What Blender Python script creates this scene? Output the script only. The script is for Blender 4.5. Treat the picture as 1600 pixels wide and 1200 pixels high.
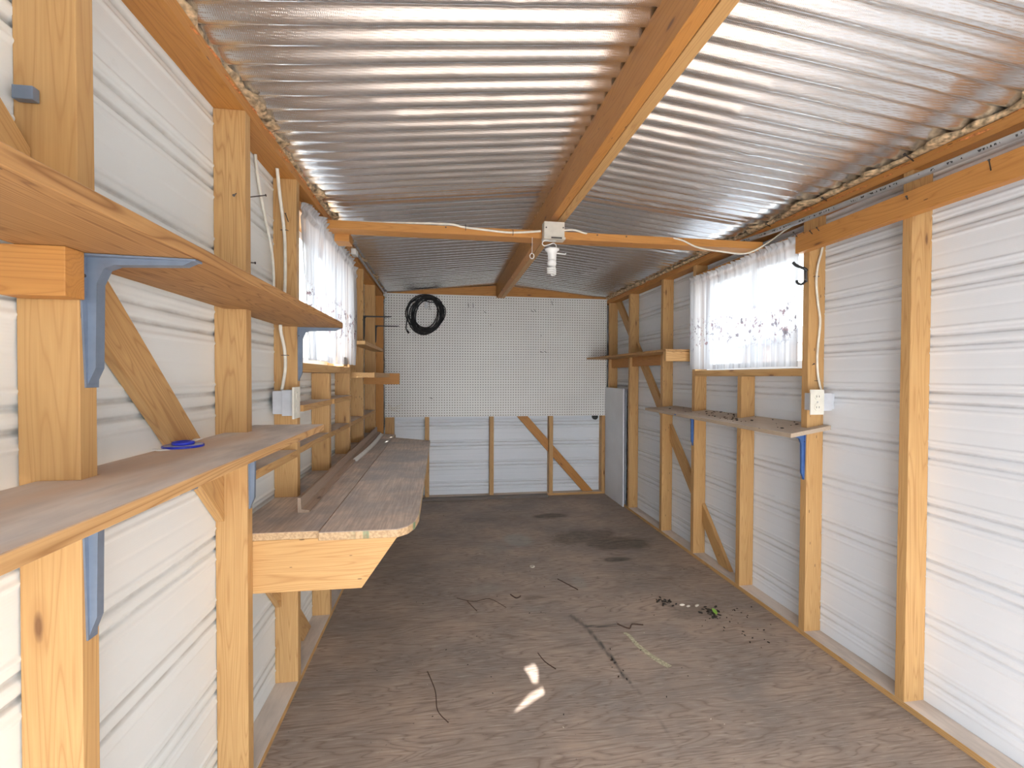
import bpy, bmesh, math, random
from mathutils import Vector, Matrix, noise as mnoise
random.seed(7)
I = 0.0254
D = bpy.data
for o in list(D.objects): D.objects.remove(o)
COL = bpy.context.scene.collection
SC = bpy.context.scene

# ---------------------------------------------------------------- camera
cam = D.objects.new('camera', D.cameras.new('camera')); COL.objects.link(cam)
yaw, pitch, roll = .1484, .0162, -.0038
c, s = math.cos(yaw), math.sin(yaw); cp, sp = math.cos(pitch), math.sin(pitch); cr, sr = math.cos(roll), math.sin(roll)
A = Matrix(((c, -s, 0), (s, c, 0), (0, 0, 1)))
B = Matrix(((1, 0, 0), (0, cp, -sp), (0, sp, cp)))
C3 = Matrix(((cr, 0, -sr), (0, 1, 0), (sr, 0, cr)))
M = C3 @ B @ A
R = Matrix((M[0], M[2], -M[1])).transposed().to_4x4()
cam.matrix_world = Matrix.Translation((0, 0, 48.46*I)) @ R
cam.data.sensor_width = 36; cam.data.lens = 721.9/1600*36
cam.data.clip_start = .02; cam.data.clip_end = 300
SC.camera = cam

# ---------------------------------------------------------------- light
w = D.worlds.new('sky'); SC.world = w; w.use_nodes = True
nt = w.node_tree; nt.nodes.clear()
wo = nt.nodes.new('ShaderNodeOutputWorld'); bg = nt.nodes.new('ShaderNodeBackground')
tc = nt.nodes.new('ShaderNodeTexCoord'); sx = nt.nodes.new('ShaderNodeSeparateXYZ'); rp = nt.nodes.new('ShaderNodeValToRGB')
nt.links.new(tc.outputs['Generated'], sx.inputs[0]); nt.links.new(sx.outputs['Z'], rp.inputs[0])
rp.color_ramp.elements[0].position = 0; rp.color_ramp.elements[0].color = (.93, .96, 1, 1)
rp.color_ramp.elements[1].position = .8; rp.color_ramp.elements[1].color = (.74, .86, 1, 1)
nt.links.new(rp.outputs[0], bg.inputs[0]); bg.inputs[1].default_value = 3.2
nt.links.new(bg.outputs[0], wo.inputs[0])
sun = D.objects.new('sun', D.lights.new('sun', 'SUN')); COL.objects.link(sun)
SUN_DIR = Vector((.16, .82, -.545)).normalized()          # the way the light travels: in over the door
sun.data.energy = 7.5; sun.data.angle = math.radians(.27); sun.data.color = (1, .97, .93)
sun.rotation_euler = SUN_DIR.to_track_quat('-Z', 'Y').to_euler()
SC.view_settings.view_transform = 'Standard'; SC.view_settings.look = 'None'
SC.view_settings.exposure = 1.58; SC.view_settings.gamma = 1; SC.view_settings.use_curve_mapping = False

# ---------------------------------------------------------------- materials
def newmat(name):
    m = D.materials.new(name); m.use_nodes = True
    n = m.node_tree.nodes; b = n['Principled BSDF']
    return m, m.node_tree, b
def N(nt, t, **k):
    n = nt.nodes.new(t)
    for a, v in k.items(): setattr(n, a, v)
    return n
def L(nt, a, b): nt.links.new(a, b)
def rgb(c): return (c[0], c[1], c[2], 1)
def math_(nt, op, a, b=None, cc=None, clamp=False):
    n = N(nt, 'ShaderNodeMath', operation=op); n.use_clamp = clamp
    for i, v in enumerate((a, b, cc)):
        if v is None: continue
        if isinstance(v, (int, float)): n.inputs[i].default_value = v
        else: L(nt, v, n.inputs[i])
    return n.outputs[0]
def mix(nt, f, a, b, mode='MIX'):
    n = N(nt, 'ShaderNodeMix', data_type='RGBA', blend_type=mode)
    if isinstance(f, (int, float)): n.inputs[0].default_value = f
    else: L(nt, f, n.inputs[0])
    for i, v in ((6, a), (7, b)):
        if isinstance(v, tuple): n.inputs[i].default_value = rgb(v)
        else: L(nt, v, n.inputs[i])
    return n.outputs[2]
def ramp(nt, v, *st):
    n = N(nt, 'ShaderNodeValToRGB'); L(nt, v, n.inputs[0]); e = n.color_ramp.elements
    while len(e) < len(st): e.new(.5)
    for i, (p, cc) in enumerate(st):
        e[i].position = p; e[i].color = rgb(cc) if isinstance(cc, tuple) else (cc, cc, cc, 1)
    return n.outputs[0]
def objco(nt, scale, rnd=True, src='Object'):
    t = N(nt, 'ShaderNodeTexCoord'); mp = N(nt, 'ShaderNodeMapping'); mp.inputs['Scale'].default_value = scale
    L(nt, t.outputs[src], mp.inputs[0])
    if rnd:
        oi = N(nt, 'ShaderNodeObjectInfo'); m = math_(nt, 'MULTIPLY', oi.outputs['Random'], 37.0)
        cb = N(nt, 'ShaderNodeCombineXYZ')
        for i in range(3): L(nt, m, cb.inputs[i])
        L(nt, cb.outputs[0], mp.inputs['Location'])
    return mp.outputs[0]
def noise(nt, co, sc=1, det=3, rough=.5, dist=0):
    n = N(nt, 'ShaderNodeTexNoise'); L(nt, co, n.inputs['Vector'])
    n.inputs['Scale'].default_value = sc; n.inputs['Detail'].default_value = det
    n.inputs['Roughness'].default_value = rough; n.inputs['Distortion'].default_value = dist
    return n.outputs['Fac']
def bump(nt, b, h, st=.3, d=.002):
    n = N(nt, 'ShaderNodeBump'); n.inputs['Strength'].default_value = st; n.inputs['Distance'].default_value = d
    L(nt, h, n.inputs['Height']); L(nt, n.outputs[0], b.inputs['Normal'])

def plain(name, col, rough=.6, metal=0, var=.12, sc=30):
    m, t, b = newmat(name)
    n = noise(t, objco(t, (sc, sc, sc)), 1, 3)
    d = tuple(x*(1-var) for x in col); l = tuple(min(1, x*(1+var)) for x in col)
    L(t, ramp(t, n, (.3, d), (.7, l)), b.inputs['Base Color'])
    b.inputs['Roughness'].default_value = rough; b.inputs['Metallic'].default_value = metal
    return m

_w = {}
TONES = {  # light, dark line, knot
    'pine': ((.64, .395, .165), (.38, .185, .06), (.15, .062, .025)),
    'honey': ((.60, .285, .075), (.38, .15, .035), (.15, .06, .025)),
    'pale': ((.70, .43, .18), (.42, .20, .06), (.22, .10, .05)),
    'ply': ((.60, .36, .155), (.31, .15, .05), (.28, .12, .05)),
    'plydark': ((.50, .275, .105), (.22, .095, .03), (.2, .09, .04)),
    'grey': ((.47, .36, .28), (.30, .215, .16), (.12, .08, .06)),
    'plywhite': ((.56, .46, .36), (.45, .36, .27), (.2, .15, .1)),
    'oldgrey': ((.20, .17, .145), (.11, .09, .08), (.05, .04, .03)),
}
def wood(axis, tone='pine', dust=0.0, edge=None):
    key = (axis, tone, dust)
    if key in _w: return _w[key]
    m, t, b = newmat('wood_%s_%s_%d' % (tone, axis, int(dust*10)))
    lt, dk, kn = TONES[tone]
    a = 'XYZ'.index(axis)
    def S(across, along): return tuple(along if i == a else across for i in range(3))
    fib = noise(t, objco(t, S(330, 7)), 1, 3, .6)
    big = noise(t, objco(t, S(20, 1.3)), 1, 1, .4, .25)
    tone_n = noise(t, objco(t, S(5, 1.2)), 1, 2)
    rings = math_(t, 'FRACT', math_(t, 'MULTIPLY', big, 17.0))
    ringm = ramp(t, rings, (0, 1.0), (.12, .35), (.55, 0.0), (.85, .2), (1, 1.0))
    col = mix(t, math_(t, 'MULTIPLY', ringm, .72 if 'ply' not in tone else .95), lt, dk)
    col = mix(t, ramp(t, fib, (.35, .30), (.65, 0.0)), col, dk)
    col = mix(t, ramp(t, tone_n, (.3, .0), (.75, .55)), col, tuple(x*y for x, y in zip(lt, (.80, .72, .60))))
    vo = N(t, 'ShaderNodeTexVoronoi'); L(t, objco(t, S(13, 3.6)), vo.inputs['Vector']); vo.inputs['Scale'].default_value = 1
    dn = math_(t, 'ADD', vo.outputs['Distance'], math_(t, 'MULTIPLY', noise(t, objco(t, S(60, 30)), 1, 2), .05))
    vc = N(t, 'ShaderNodeSeparateXYZ'); L(t, vo.outputs['Color'], vc.inputs[0])
    keep = math_(t, 'GREATER_THAN', vc.outputs[0], .40)
    km = math_(t, 'MULTIPLY', ramp(t, dn, (.07, 1.0), (.125, 0.0)), keep)
    halo = math_(t, 'MULTIPLY', ramp(t, dn, (.08, .5), (.24, 0.0)), keep)
    col = mix(t, halo, col, dk); col = mix(t, math_(t, 'MULTIPLY', km, .8), col, kn)
    # small pitch streaks and nail specks
    v2 = N(t, 'ShaderNodeTexVoronoi'); L(t, objco(t, S(55, 13)), v2.inputs['Vector'])
    v2.inputs['Scale'].default_value = 1
    c2 = N(t, 'ShaderNodeSeparateXYZ'); L(t, v2.outputs['Color'], c2.inputs[0])
    sp_ = math_(t, 'MULTIPLY', math_(t, 'LESS_THAN', v2.outputs['Distance'], .11), math_(t, 'GREATER_THAN', c2.outputs[1], .86))
    col = mix(t, math_(t, 'MULTIPLY', sp_, .75), col, (.06, .035, .02))
    if dust:
        g = N(t, 'ShaderNodeNewGeometry'); sz = N(t, 'ShaderNodeSeparateXYZ'); L(t, g.outputs['Normal'], sz.inputs[0])
        up = ramp(t, sz.outputs['Z'], (.6, 0.0), (.95, 1.0))
        dm = noise(t, objco(t, S(14, 3)), 1, 4, .6)
        gc = mix(t, ramp(t, dm, (.40, 0.0), (.65, 1.0)), (.76, .71, .66), (.50, .475, .46))
        if dust > .85:
            gc = mix(t, ramp(t, noise(t, objco(t, S(7, 2)), 1, 3), (.40, 0.0), (.6, .8)), gc, (.66, .49, .36))
        col = mix(t, math_(t, 'MULTIPLY', up, dust), col, gc)
    L(t, col, b.inputs['Base Color'])
    b.inputs['Roughness'].default_value = .55 if not dust else .7
    bump(t, b, math_(t, 'ADD', fib, ringm), .12, .0006)
    _w[key] = m
    return m

def siding_mat(name, dirt, cream):
    m, t, b = newmat(name)
    g = N(t, 'ShaderNodeNewGeometry'); p = N(t, 'ShaderNodeSeparateXYZ'); L(t, g.outputs['Position'], p.inputs[0])
    z = math_(t, 'DIVIDE', p.outputs['Z'], I)
    ph = math_(t, 'MODULO', math_(t, 'ADD', z, 8.1*2-5.2+4.05), 8.1)      # 4.05 = centre of a rib pair
    a = math_(t, 'ABSOLUTE', math_(t, 'SUBTRACT', ph, 4.05))
    r = math_(t, 'ABSOLUTE', math_(t, 'SUBTRACT', a, .72))
    valley = ramp(t, r, (.10, 1.0), (.30, 0.0))
    nz = noise(t, objco(t, (1.6, 1.6, 5), False), 1, 5, .65)
    fine = noise(t, objco(t, (9, 9, 14), False), 1, 4, .7)
    dm = math_(t, 'MULTIPLY', valley, ramp(t, math_(t, 'ADD', math_(t, 'MULTIPLY', nz, .6), math_(t, 'MULTIPLY', fine, .4)), (.40, .12*dirt), (.64, .75*dirt)))
    base = mix(t, ramp(t, noise(t, objco(t, (1.5, 1.5, 1.5), False), 1, 3), (.3, 0.0), (.7, 1.0)), cream, tuple(x*.94 for x in cream))
    col = mix(t, dm, base, (.25, .21, .165))
    sm = noise(t, objco(t, (5, 5, 9), False), 1, 6, .75)
    col = mix(t, ramp(t, sm, (.66, 0.0), (.80, .30*dirt)), col, (.40, .36, .30))
    L(t, col, b.inputs['Base Color']); b.inputs['Roughness'].default_value = .42
    ln = N(t, 'ShaderNodeTexWave'); ln.bands_direction = 'Z'; ln.inputs['Scale'].default_value = 55; L(t, objco(t, (1, 1, 1), False), ln.inputs[0])
    bump(t, b, ln.outputs['Fac'], .08, .0005)
    return m
M_SIDE_L = siding_mat('siding_left', .85, (.82, .85, .835))
M_SIDE_R = siding_mat('siding_right', .5, (.80, .845, .90))

def foil_mat():
    m, t, b = newmat('perforated_foil')
    vo = N(t, 'ShaderNodeTexVoronoi'); L(t, objco(t, (1, 1, 1), False), vo.inputs['Vector']); vo.inputs['Scale'].default_value = 210
    vo.inputs['Randomness'].default_value = .12
    n1 = noise(t, objco(t, (5, 9, 5), False), 1, 4, .6)
    dots = ramp(t, vo.outputs['Distance'], (.18, 1.0), (.45, 0.0))
    base = mix(t, ramp(t, n1, (.35, 0.0), (.7, 1.0)), (.89, .915, .945), (.82, .835, .855))
    L(t, mix(t, math_(t, 'MULTIPLY', dots, .35), base, (.50, .47, .45)), b.inputs['Base Color'])
    b.inputs['Metallic'].default_value = .93
    L(t, ramp(t, n1, (.3, .17), (.7, .26)), b.inputs['Roughness'])
    lump = noise(t, objco(t, (6, 30, 6), False), 1, 2)
    bump(t, b, math_(t, 'ADD', math_(t, 'MULTIPLY', dots, .25), math_(t, 'MULTIPLY', lump, .7)), .28, .003)
    return m
M_FOIL = foil_mat()

def peg_mat():
    m, t, b = newmat('pegboard_white')
    tcn = N(t, 'ShaderNodeTexCoord'); sp3 = N(t, 'ShaderNodeSeparateXYZ'); L(t, tcn.outputs['Object'], sp3.inputs[0])
    fx = math_(t, 'SUBTRACT', math_(t, 'FRACT', math_(t, 'DIVIDE', math_(t, 'ADD', sp3.outputs['X'], 10*I*10), I)), .5)
    fz = math_(t, 'SUBTRACT', math_(t, 'FRACT', math_(t, 'DIVIDE', math_(t, 'ADD', sp3.outputs['Z'], 10*I*10), I)), .5)
    d = math_(t, 'SQRT', math_(t, 'ADD', math_(t, 'MULTIPLY', fx, fx), math_(t, 'MULTIPLY', fz, fz)))
    hole = math_(t, 'LESS_THAN', d, .19)
    n1 = noise(t, objco(t, (2, 2, 2), False), 1, 3)
    base = mix(t, ramp(t, n1, (.3, 0.0), (.7, 1.0)), (.86, .86, .83), (.80, .80, .78))
    L(t, mix(t, hole, base, (.10, .085, .07)), b.inputs['Base Color']); b.inputs['Roughness'].default_value = .45
    return m

def floor_mat():
    m, t, b = newmat('worn_plywood')
    at = N(t, 'ShaderNodeVertexColor'); at.layer_name = 'marks'; sc_ = N(t, 'ShaderNodeSeparateColor'); L(t, at.outputs[0], sc_.inputs[0])
    co = objco(t, (1, 1, 1), False)
    mp = lambda v: objco(t, v, False)
    big = noise(t, mp((1.3, 9, 1)), 1, 3, .55, .5)
    rings = math_(t, 'FRACT', math_(t, 'MULTIPLY', big, 16.0))
    ringm = ramp(t, rings, (0, 1.0), (.15, .35), (.5, 0.0), (.85, .3), (1, 1.0))
    fib = noise(t, mp((9, 120, 9)), 1, 4, .65)
    blot = noise(t, mp((2.2, 3.2, 2)), 1, 5, .6)
    col = mix(t, ramp(t, blot, (.36, 0.0), (.64, 1.0)), (.47, .36, .28), (.29, .245, .215))
    col = mix(t, math_(t, 'MULTIPLY', ringm, .72), col, (.20, .145, .115))
    col = mix(t, ramp(t, fib, (.52, 0.0), (.75, .55)), col, (.66, .57, .49))
    spk = noise(t, mp((60, 60, 60)), 1, 3, .7)
    col = mix(t, ramp(t, spk, (.66, 0.0), (.72, .55)), col, (.06, .05, .045))
    col = mix(t, ramp(t, spk, (.27, .35), (.31, 0.0)), col, (.42, .38, .34))
    brk = ramp(t, noise(t, mp((14, 30, 14)), 1, 4, .7), (.3, .55), (.6, 1.0))
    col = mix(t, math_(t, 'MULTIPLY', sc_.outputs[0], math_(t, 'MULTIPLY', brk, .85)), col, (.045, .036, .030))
    col = mix(t, math_(t, 'MULTIPLY', sc_.outputs[1], .55), col, (.42, .47, .45))
    col = mix(t, sc_.outputs[2], col, (.075, .07, .066))
    L(t, col, b.inputs['Base Color']); b.inputs['Roughness'].default_value = .62
    bump(t, b, math_(t, 'ADD', ringm, fib), .25, .0008)
    return m

def curtain_mat():
    m, t, b = newmat('sheer_printed_curtain')
    out = t.nodes['Material Output']
    tr = N(t, 'ShaderNodeBsdfTransparent'); tl = N(t, 'ShaderNodeBsdfTranslucent'); df = N(t, 'ShaderNodeBsdfDiffuse')
    g = N(t, 'ShaderNodeNewGeometry'); p = N(t, 'ShaderNodeSeparateXYZ'); L(t, g.outputs['Position'], p.inputs[0])
    z = math_(t, 'DIVIDE', p.outputs['Z'], I)
    band = ramp(t, math_(t, 'DIVIDE', math_(t, 'ABSOLUTE', math_(t, 'SUBTRACT', z, 59.5)), 10.0), (.25, 1.0), (.50, 0.0))
    sprig = noise(t, objco(t, (30, 30, 26), False), 1, 3, .75)
    fold_dens = noise(t, objco(t, (1, 26, .5), False), 1, 2, .6)
    pm = math_(t, 'MULTIPLY', ramp(t, sprig, (.55, 0.0), (.60, 1.0)), band)
    hue = noise(t, objco(t, (14, 14, 14), False), 1, 0)
    pc = mix(t, ramp(t, hue, (.47, 0.0), (.53, 1.0)), (.30, .27, .30), (.55, .25, .24))
    col = mix(t, ramp(t, fold_dens, (.40, 0.0), (.60, 1.0)), (.17, .175, .19), (.36, .36, .37)); cf = mix(t, math_(t, 'MULTIPLY', pm, .9), (.93, .93, .94), pc)  # fold shading put into the cloth colour as darker vertical stripes
    col = mix(t, math_(t, 'MULTIPLY', pm, .9), col, (.10, .08, .09))
    L(t, col, tl.inputs[0]); L(t, cf, df.inputs[0])
    a = N(t, 'ShaderNodeMixShader'); a.inputs[0].default_value = .35; L(t, tl.outputs[0], a.inputs[1]); L(t, df.outputs[0], a.inputs[2])
    f = N(t, 'ShaderNodeMixShader'); L(t, math_(t, 'ADD', ramp(t, fold_dens, (.42, .80), (.47, .94)), math_(t, 'MULTIPLY', pm, .06), None, True), f.inputs[0])
    L(t, tr.outputs[0], f.inputs[1]); L(t, a.outputs[0], f.inputs[2]); L(t, f.outputs[0], out.inputs[0])
    return m
M_CURT = curtain_mat()
def glass_mat():
    m, t, b = newmat('window_glass'); out = t.nodes['Material Output']
    tr = N(t, 'ShaderNodeBsdfTransparent'); gl = N(t, 'ShaderNodeBsdfGlossy'); gl.inputs['Roughness'].default_value = .03
    n = noise(t, objco(t, (6, 6, 6)), 1, 3); L(t, ramp(t, n, (.3, (.93, .95, .95)), (.7, (.97, .98, .98))), tr.inputs[0])
    f = N(t, 'ShaderNodeMixShader'); f.inputs[0].default_value = .06
    L(t, tr.outputs[0], f.inputs[1]); L(t, gl.outputs[0], f.inputs[2]); L(t, f.outputs[0], out.inputs[0])
    return m
M_GLASS = glass_mat()
M_PEG = peg_mat(); M_FLOOR = floor_mat()
M_BRGREY = plain('blue_grey_steel', (.20, .25, .33), .42, .35)
M_BRBLUE = plain('blue_steel', (.08, .17, .42), .4, .3)
M_BLACKM = plain('black_steel', (.03, .033, .035), .4, .3)
M_GALV = plain('galvanised_steel', (.50, .52, .54), .38, .75, .2, 60)
M_CREAM = plain('cream_cable', (.78, .74, .64), .45)
M_WHITEP = plain('white_plastic', (.82, .82, .80), .35, 0, .05)
M_CREAMP = plain('cream_plastic', (.77, .75, .66), .4, 0, .05)
M_BEIGEBOX = plain('beige_box', (.62, .58, .50), .5, 0, .06)
M_GREYBOX = plain('grey_box', (.62, .65, .70), .5, .1, .06)
M_RUBBER = plain('black_rubber', (.012, .012, .014), .5)
M_NAIL = plain('nail_steel', (.09, .08, .075), .45, .6)
M_TRIMW = plain('window_vinyl', (.82, .83, .84), .4, 0, .04)
M_GREEN = plain('leaf_green', (.25, .45, .06), .5)
M_DIRT = plain('dirt', (.045, .035, .028), .9, 0, .5, 200)
M_STRAW = plain('straw', (.62, .50, .28), .7)
M_SHELL = plain('pale_shell', (.68, .62, .52), .6)
M_BLUEP = plain('blue_plastic', (.02, .04, .55), .3)
M_CLEARP = plain('pale_blue_plastic', (.45, .50, .66), .25)
M_INSUL = plain('insulation', (.52, .38, .23), .95, 0, .75, 50)
M_PANEL = plain('white_board', (.72, .74, .77), .4, 0, .04, 5)
M_PANELEDGE = plain('grey_board_edge', (.30, .33, .37), .6)
M_TWIG = plain('twig_brown', (.09, .05, .035), .8)
M_ROUGH = plain('rough_sawn_edge', (.62, .24, .08), .8, 0, .45, 90)
M_GROUND = plain('gravel_ground', (.55, .53, .50), .9, 0, .15, 3)
M_BRICK = plain('tan_brick', (.55, .40, .33), .9, 0, .25, 4)
M_ROOFT = plain('roof_shingle', (.16, .15, .16), .9, 0, .2, 5)
M_FENCE = plain('fence_blue_grey', (.20, .27, .36), .8, 0, .2, 3)

# ---------------------------------------------------------------- geometry helpers (all lengths in inches)
def tag(o, label=None, cat=None, group=None, kind=None):
    if label: o['label'] = label
    if cat: o['category'] = cat
    if group: o['group'] = group
    if kind: o['kind'] = kind
    return o
def link_bm(name, bm, mat, parent=None, origin=None, rot=None, smooth=False):
    """bm is in world inches; origin in inches; rot = Euler rotation the object will carry."""
    bmesh.ops.recalc_face_normals(bm, faces=bm.faces)
    xs = [v.co for v in bm.verts]
    if origin is None:
        origin = Vector(((min(p.x for p in xs)+max(p.x for p in xs))/2, (min(p.y for p in xs)+max(p.y for p in xs))/2, min(p.z for p in xs)))
    origin = Vector(origin)
    Mx = Matrix.Translation(origin*I)
    if rot: Mx = Mx @ rot.to_4x4()
    inv = Mx.inverted()
    for v in bm.verts: v.co = inv @ (v.co*I)
    me = D.meshes.new(name); bm.to_mesh(me); bm.free()
    for mm in (mat if isinstance(mat, (list, tuple)) else [mat]): me.materials.append(mm)
    if smooth:
        for p in me.polygons: p.use_smooth = True
    o = D.objects.new(name, me); COL.objects.link(o)
    if parent:
        pw = parent.get('_w', None)
        pm = WM[parent.name]
        o.parent = parent; o.matrix_local = pm.inverted() @ Mx
    else: o.matrix_world = Mx
    WM[o.name] = Mx
    return o
WM = {}
def empty(name, loc, label, cat, group=None):
    o = D.objects.new(name, None); COL.objects.link(o); o.empty_display_size = .05
    Mx = Matrix.Translation(Vector(loc)*I); o.matrix_world = Mx; WM[o.name] = Mx
    return tag(o, label, cat, group)
def add_box(bm, x0, x1, y0, y1, z0, z1, bev=0.06, mi=0):
    n0 = len(bm.verts)
    r = bmesh.ops.create_cube(bm, size=1)
    for v in r['verts']:
        v.co = Vector((x0+(v.co.x+.5)*(x1-x0), y0+(v.co.y+.5)*(y1-y0), z0+(v.co.z+.5)*(z1-z0)))
    if bev:
        es = {e for v in r['verts'] for e in v.link_edges}
        rr = bmesh.ops.bevel(bm, geom=list(es), offset=bev, segments=2, affect='EDGES', profile=.6)
    if mi:
        for f in bm.faces:
            if f.index < 0 or f.material_index == 0: pass
    return bm
def wobble(bm, amt, seed=0, freq=.15):
    for v in bm.verts:
        n = mnoise.noise_vector(v.co*freq+Vector((seed*7.3, seed*3.1, 0)))
        v.co += n*amt
def box(name, x0, x1, y0, y1, z0, z1, mat, parent=None, bev=.06, wob=0):
    bm = bmesh.new(); add_box(bm, x0, x1, y0, y1, z0, z1, bev)
    if wob:
        d = (x1-x0, y1-y0, z1-z0); a = d.index(max(d))
        n = max(2, int(d[a]/8))
        lo = (x0, y0, z0)[a]
        for i in range(1, n):
            co = [0, 0, 0]; co[a] = lo+d[a]*i/n; no = [0, 0, 0]; no[a] = 1
            g = bm.verts[:]+bm.edges[:]+bm.faces[:]
            bmesh.ops.bisect_plane(bm, geom=g, plane_co=co, plane_no=no)
        wobble(bm, wob, random.random()*50, .05)
    return link_bm(name, bm, mat, parent)
def prism_bm(poly, a0, a1, axis='Z', bev=.04):
    """poly: list of 2D points in the plane normal to axis (Z: x,y; X: y,z; Y: x,z)"""
    bm = bmesh.new()
    def P(p, h):
        return {'Z': (p[0], p[1], h), 'X': (h, p[0], p[1]), 'Y': (p[0], h, p[1])}[axis]
    b = [bm.verts.new(P(p, a0)) for p in poly]; t = [bm.verts.new(P(p, a1)) for p in poly]
    bm.faces.new(b); bm.faces.new(t)
    for i in range(len(poly)):
        j = (i+1) % len(poly); bm.faces.new((b[i], b[j], t[j], t[i]))
    bmesh.ops.recalc_face_normals(bm, faces=bm.faces)
    if bev: bmesh.ops.bevel(bm, geom=bm.edges[:], offset=bev, segments=1, affect='EDGES')
    return bm
def tube_bm(pts, r, seg=8, bm=None, closed=False, smooth_n=0):
    bm = bm or bmesh.new()
    P = [Vector(p) for p in pts]
    if smooth_n:
        Q = []
        n = len(P)
        for i in range(n-1 if not closed else n):
            p0 = P[max(i-1, 0)] if not closed else P[(i-1) % n]; p1 = P[i]; p2 = P[(i+1) % n]; p3 = P[min(i+2, n-1)] if not closed else P[(i+2) % n]
            for k in range(smooth_n):
                t = k/smooth_n
                Q.append(.5*((2*p1)+(p2-p0)*t+(2*p0-5*p1+4*p2-p3)*t*t+(3*p1-p0-3*p2+p3)*t**3))
        if not closed: Q.append(P[-1])
        P = Q
    rr = r if isinstance(r, (list, tuple)) else None
    rings = []; n = len(P); up = None
    for i in range(n):
        if closed: d = P[(i+1) % n]-P[i-1]
        else: d = P[min(i+1, n-1)]-P[max(i-1, 0)]
        d.normalize()
        if up is None:
            up = Vector((0, 0, 1)) if abs(d.z) < .9 else Vector((1, 0, 0))
        u = d.cross(up)
        if u.length < 1e-4: u = d.cross(Vector((0, 1, 0)))
        u.normalize(); v = u.cross(d).normalized(); up = v
        rad = r if rr is None else rr[0]+(rr[1]-rr[0])*i/(n-1)
        rings.append([bm.verts.new(P[i]+(u*math.cos(a)+v*math.sin(a))*rad) for a in (2*math.pi*k/seg for k in range(seg))])
    for i in range(n if closed else n-1):
        A, Bq = rings[i], rings[(i+1) % n]
        for k in range(seg): bm.faces.new((A[k], A[(k+1) % seg], Bq[(k+1) % seg], Bq[k]))
    if not closed:
        bm.faces.new(rings[0][::-1]); bm.faces.new(rings[-1])
    return bm
def tube(name, pts, r, mat, parent=None, seg=8, sm=6, closed=False):
    return link_bm(name, tube_bm(pts, r, seg, None, closed, sm), mat, parent, smooth=True)
def nail(parent, p, d, n=1.6, r=.07):
    """nail sticking out of wood at p along d"""
    p = Vector(p); d = Vector(d).normalized()
    bm = tube_bm([p-d*.3, p+d*n], r, 6); tube_bm([p+d*n, p+d*(n+.05)], r*2.1, 8, bm)
    return link_bm('nail', bm, M_NAIL, parent)

XL, XR = -21.92, 66.08
XLo, XRo = -25.25, 69.42
YB = 181.2                 # inner face of the back framing
YBo = 184.5
FL = .6                    # floor surface
HT = 78.1                  # underside of the top plates
Y0 = -44                   # front of the shed
RIDGE = 22.4

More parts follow.
